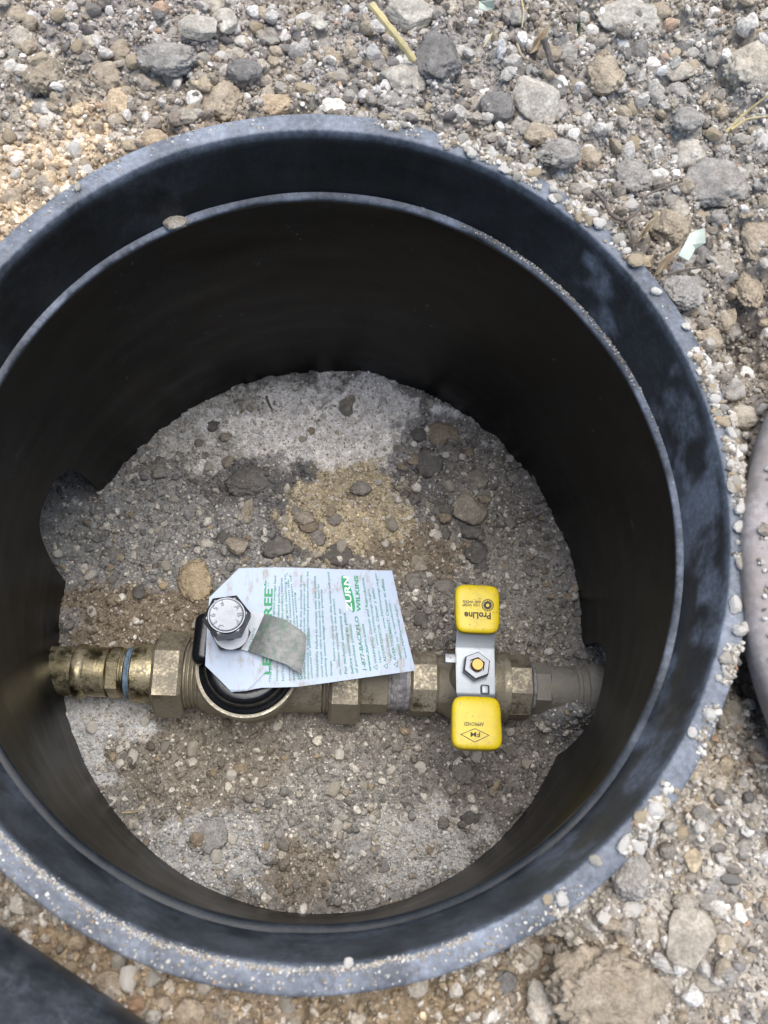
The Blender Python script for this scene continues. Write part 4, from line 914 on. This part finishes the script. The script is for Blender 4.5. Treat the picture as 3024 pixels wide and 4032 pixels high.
path_thing('grass_straw', [S5(1478, 572, .005), S5(1560, 490, .012), S5(1665, 408, .016)], .0008, M['straw'], 'long pale grass straw at the right edge', 'straw')
path_thing('grass_straw', [S5(1500, 560), S5(1570, 515), S5(1665, 502)], .0006, M['straw'], 'thin pale grass straw crossing under the long one', 'straw')
path_thing('grass_straw', [S5(592, -10), S5(603, 50), S5(596, 120)], .0005, M['straw'], 'thin curved straw at the top edge', 'straw')
path_thing('grass_straw', [S5(480, 120), S5(455, 165), S5(428, 205)], .0005, M['straw'], 'short pale straw right of the big dark clod', 'straw')
path_thing('root', [S5(575, 190), S5(600, 245), S5(640, 265), S5(690, 290)], .0006, M['dryleaf'], 'thin brown rootlet above the egg shaped stone', 'root')
path_thing('twig', [(1048, 1560), (1062, 1595), (1072, 1612)], .0009, M['twig'], 'short dark twig in the white sand inside the box', 'twig', .003, True)
path_thing('root', [(2190, 1968), (2110, 2035), (2000, 2070), (1930, 2072)], .0005, M['twig'], 'hair thin root curving below the large buff stone', 'root', .003, True)
path_thing('root', [(480, 3200), (540, 3195), (560, 3170), (590, 3145)], .0004, M['straw'], 'pale hair root on the floor at the lower left', 'root', .003, True)
def leaf(name, px, lift, mat, label, curl=.003):
    c = np.mean(np.array(px), 0); bm = bmesh.new(); p0 = P(c[0], c[1], -.012); hh = max(float(h_out(p0[0], p0[1])[0]), -.02)+lift
    ctr = bm.verts.new(Vector(P(c[0], c[1], hh-curl*.5))); ring = [bm.verts.new(Vector(P(q[0], q[1], hh+curl*math.sin(i*1.9)))) for i, q in enumerate(px)]
    for i in range(len(ring)): bm.faces.new((ctr, ring[i], ring[(i+1) % len(ring)]))
    bmesh.ops.subdivide_edges(bm, edges=bm.edges[:], cuts=2, smooth=.4); bmesh.ops.recalc_face_normals(bm, faces=bm.faces)
    bmesh.ops.solidify(bm, geom=bm.faces[:], thickness=.0003)
    return tag(link(name, bm_mesh(name, bm, 50), mat), label, 'leaf')
leaf('leaf_scrap', [S5(*q) for q in ((1385, 985), (1390, 1050), (1345, 1075), (1315, 1128), (1270, 1105), (1300, 1050), (1320, 1010))], .012, M['paleleaf'], 'pale green dried leaf scrap right of the rim')
leaf('dry_leaf', [S5(*q) for q in ((720, 92), (700, 160), (660, 215), (632, 232), (650, 175), (690, 130))], .014, M['dryleaf'], 'curled dry brown leaf beside the root piece')
leaf('dry_leaf', [S5(*q) for q in ((1185, 925), (1150, 990), (1110, 1035), (1085, 1050), (1120, 990), (1150, 950))], .010, M['dryleaf'], 'narrow dry leaf above the tan pebble on the rim')
leaf('dry_leaf', [S5(*q) for q in ((1300, 1045), (1255, 1110), (1200, 1170), (1165, 1195), (1190, 1130), (1250, 1085))], .009, M['dryleaf'], 'shredded dry grass leaf below the pale leaf scrap')
leaf('green_leaf', [S5(*q) for q in ((845, 75), (852, 110), (842, 160), (832, 130), (835, 95))], .012, M['greenleaf'], 'small dull green leaf near the top edge')
leaf('leaf_scrap', [S5(*q) for q in ((410, 5), (470, 0), (478, 35), (440, 50), (408, 40))], .012, M['paleleaf'], 'crumpled pale leaf at the top edge')
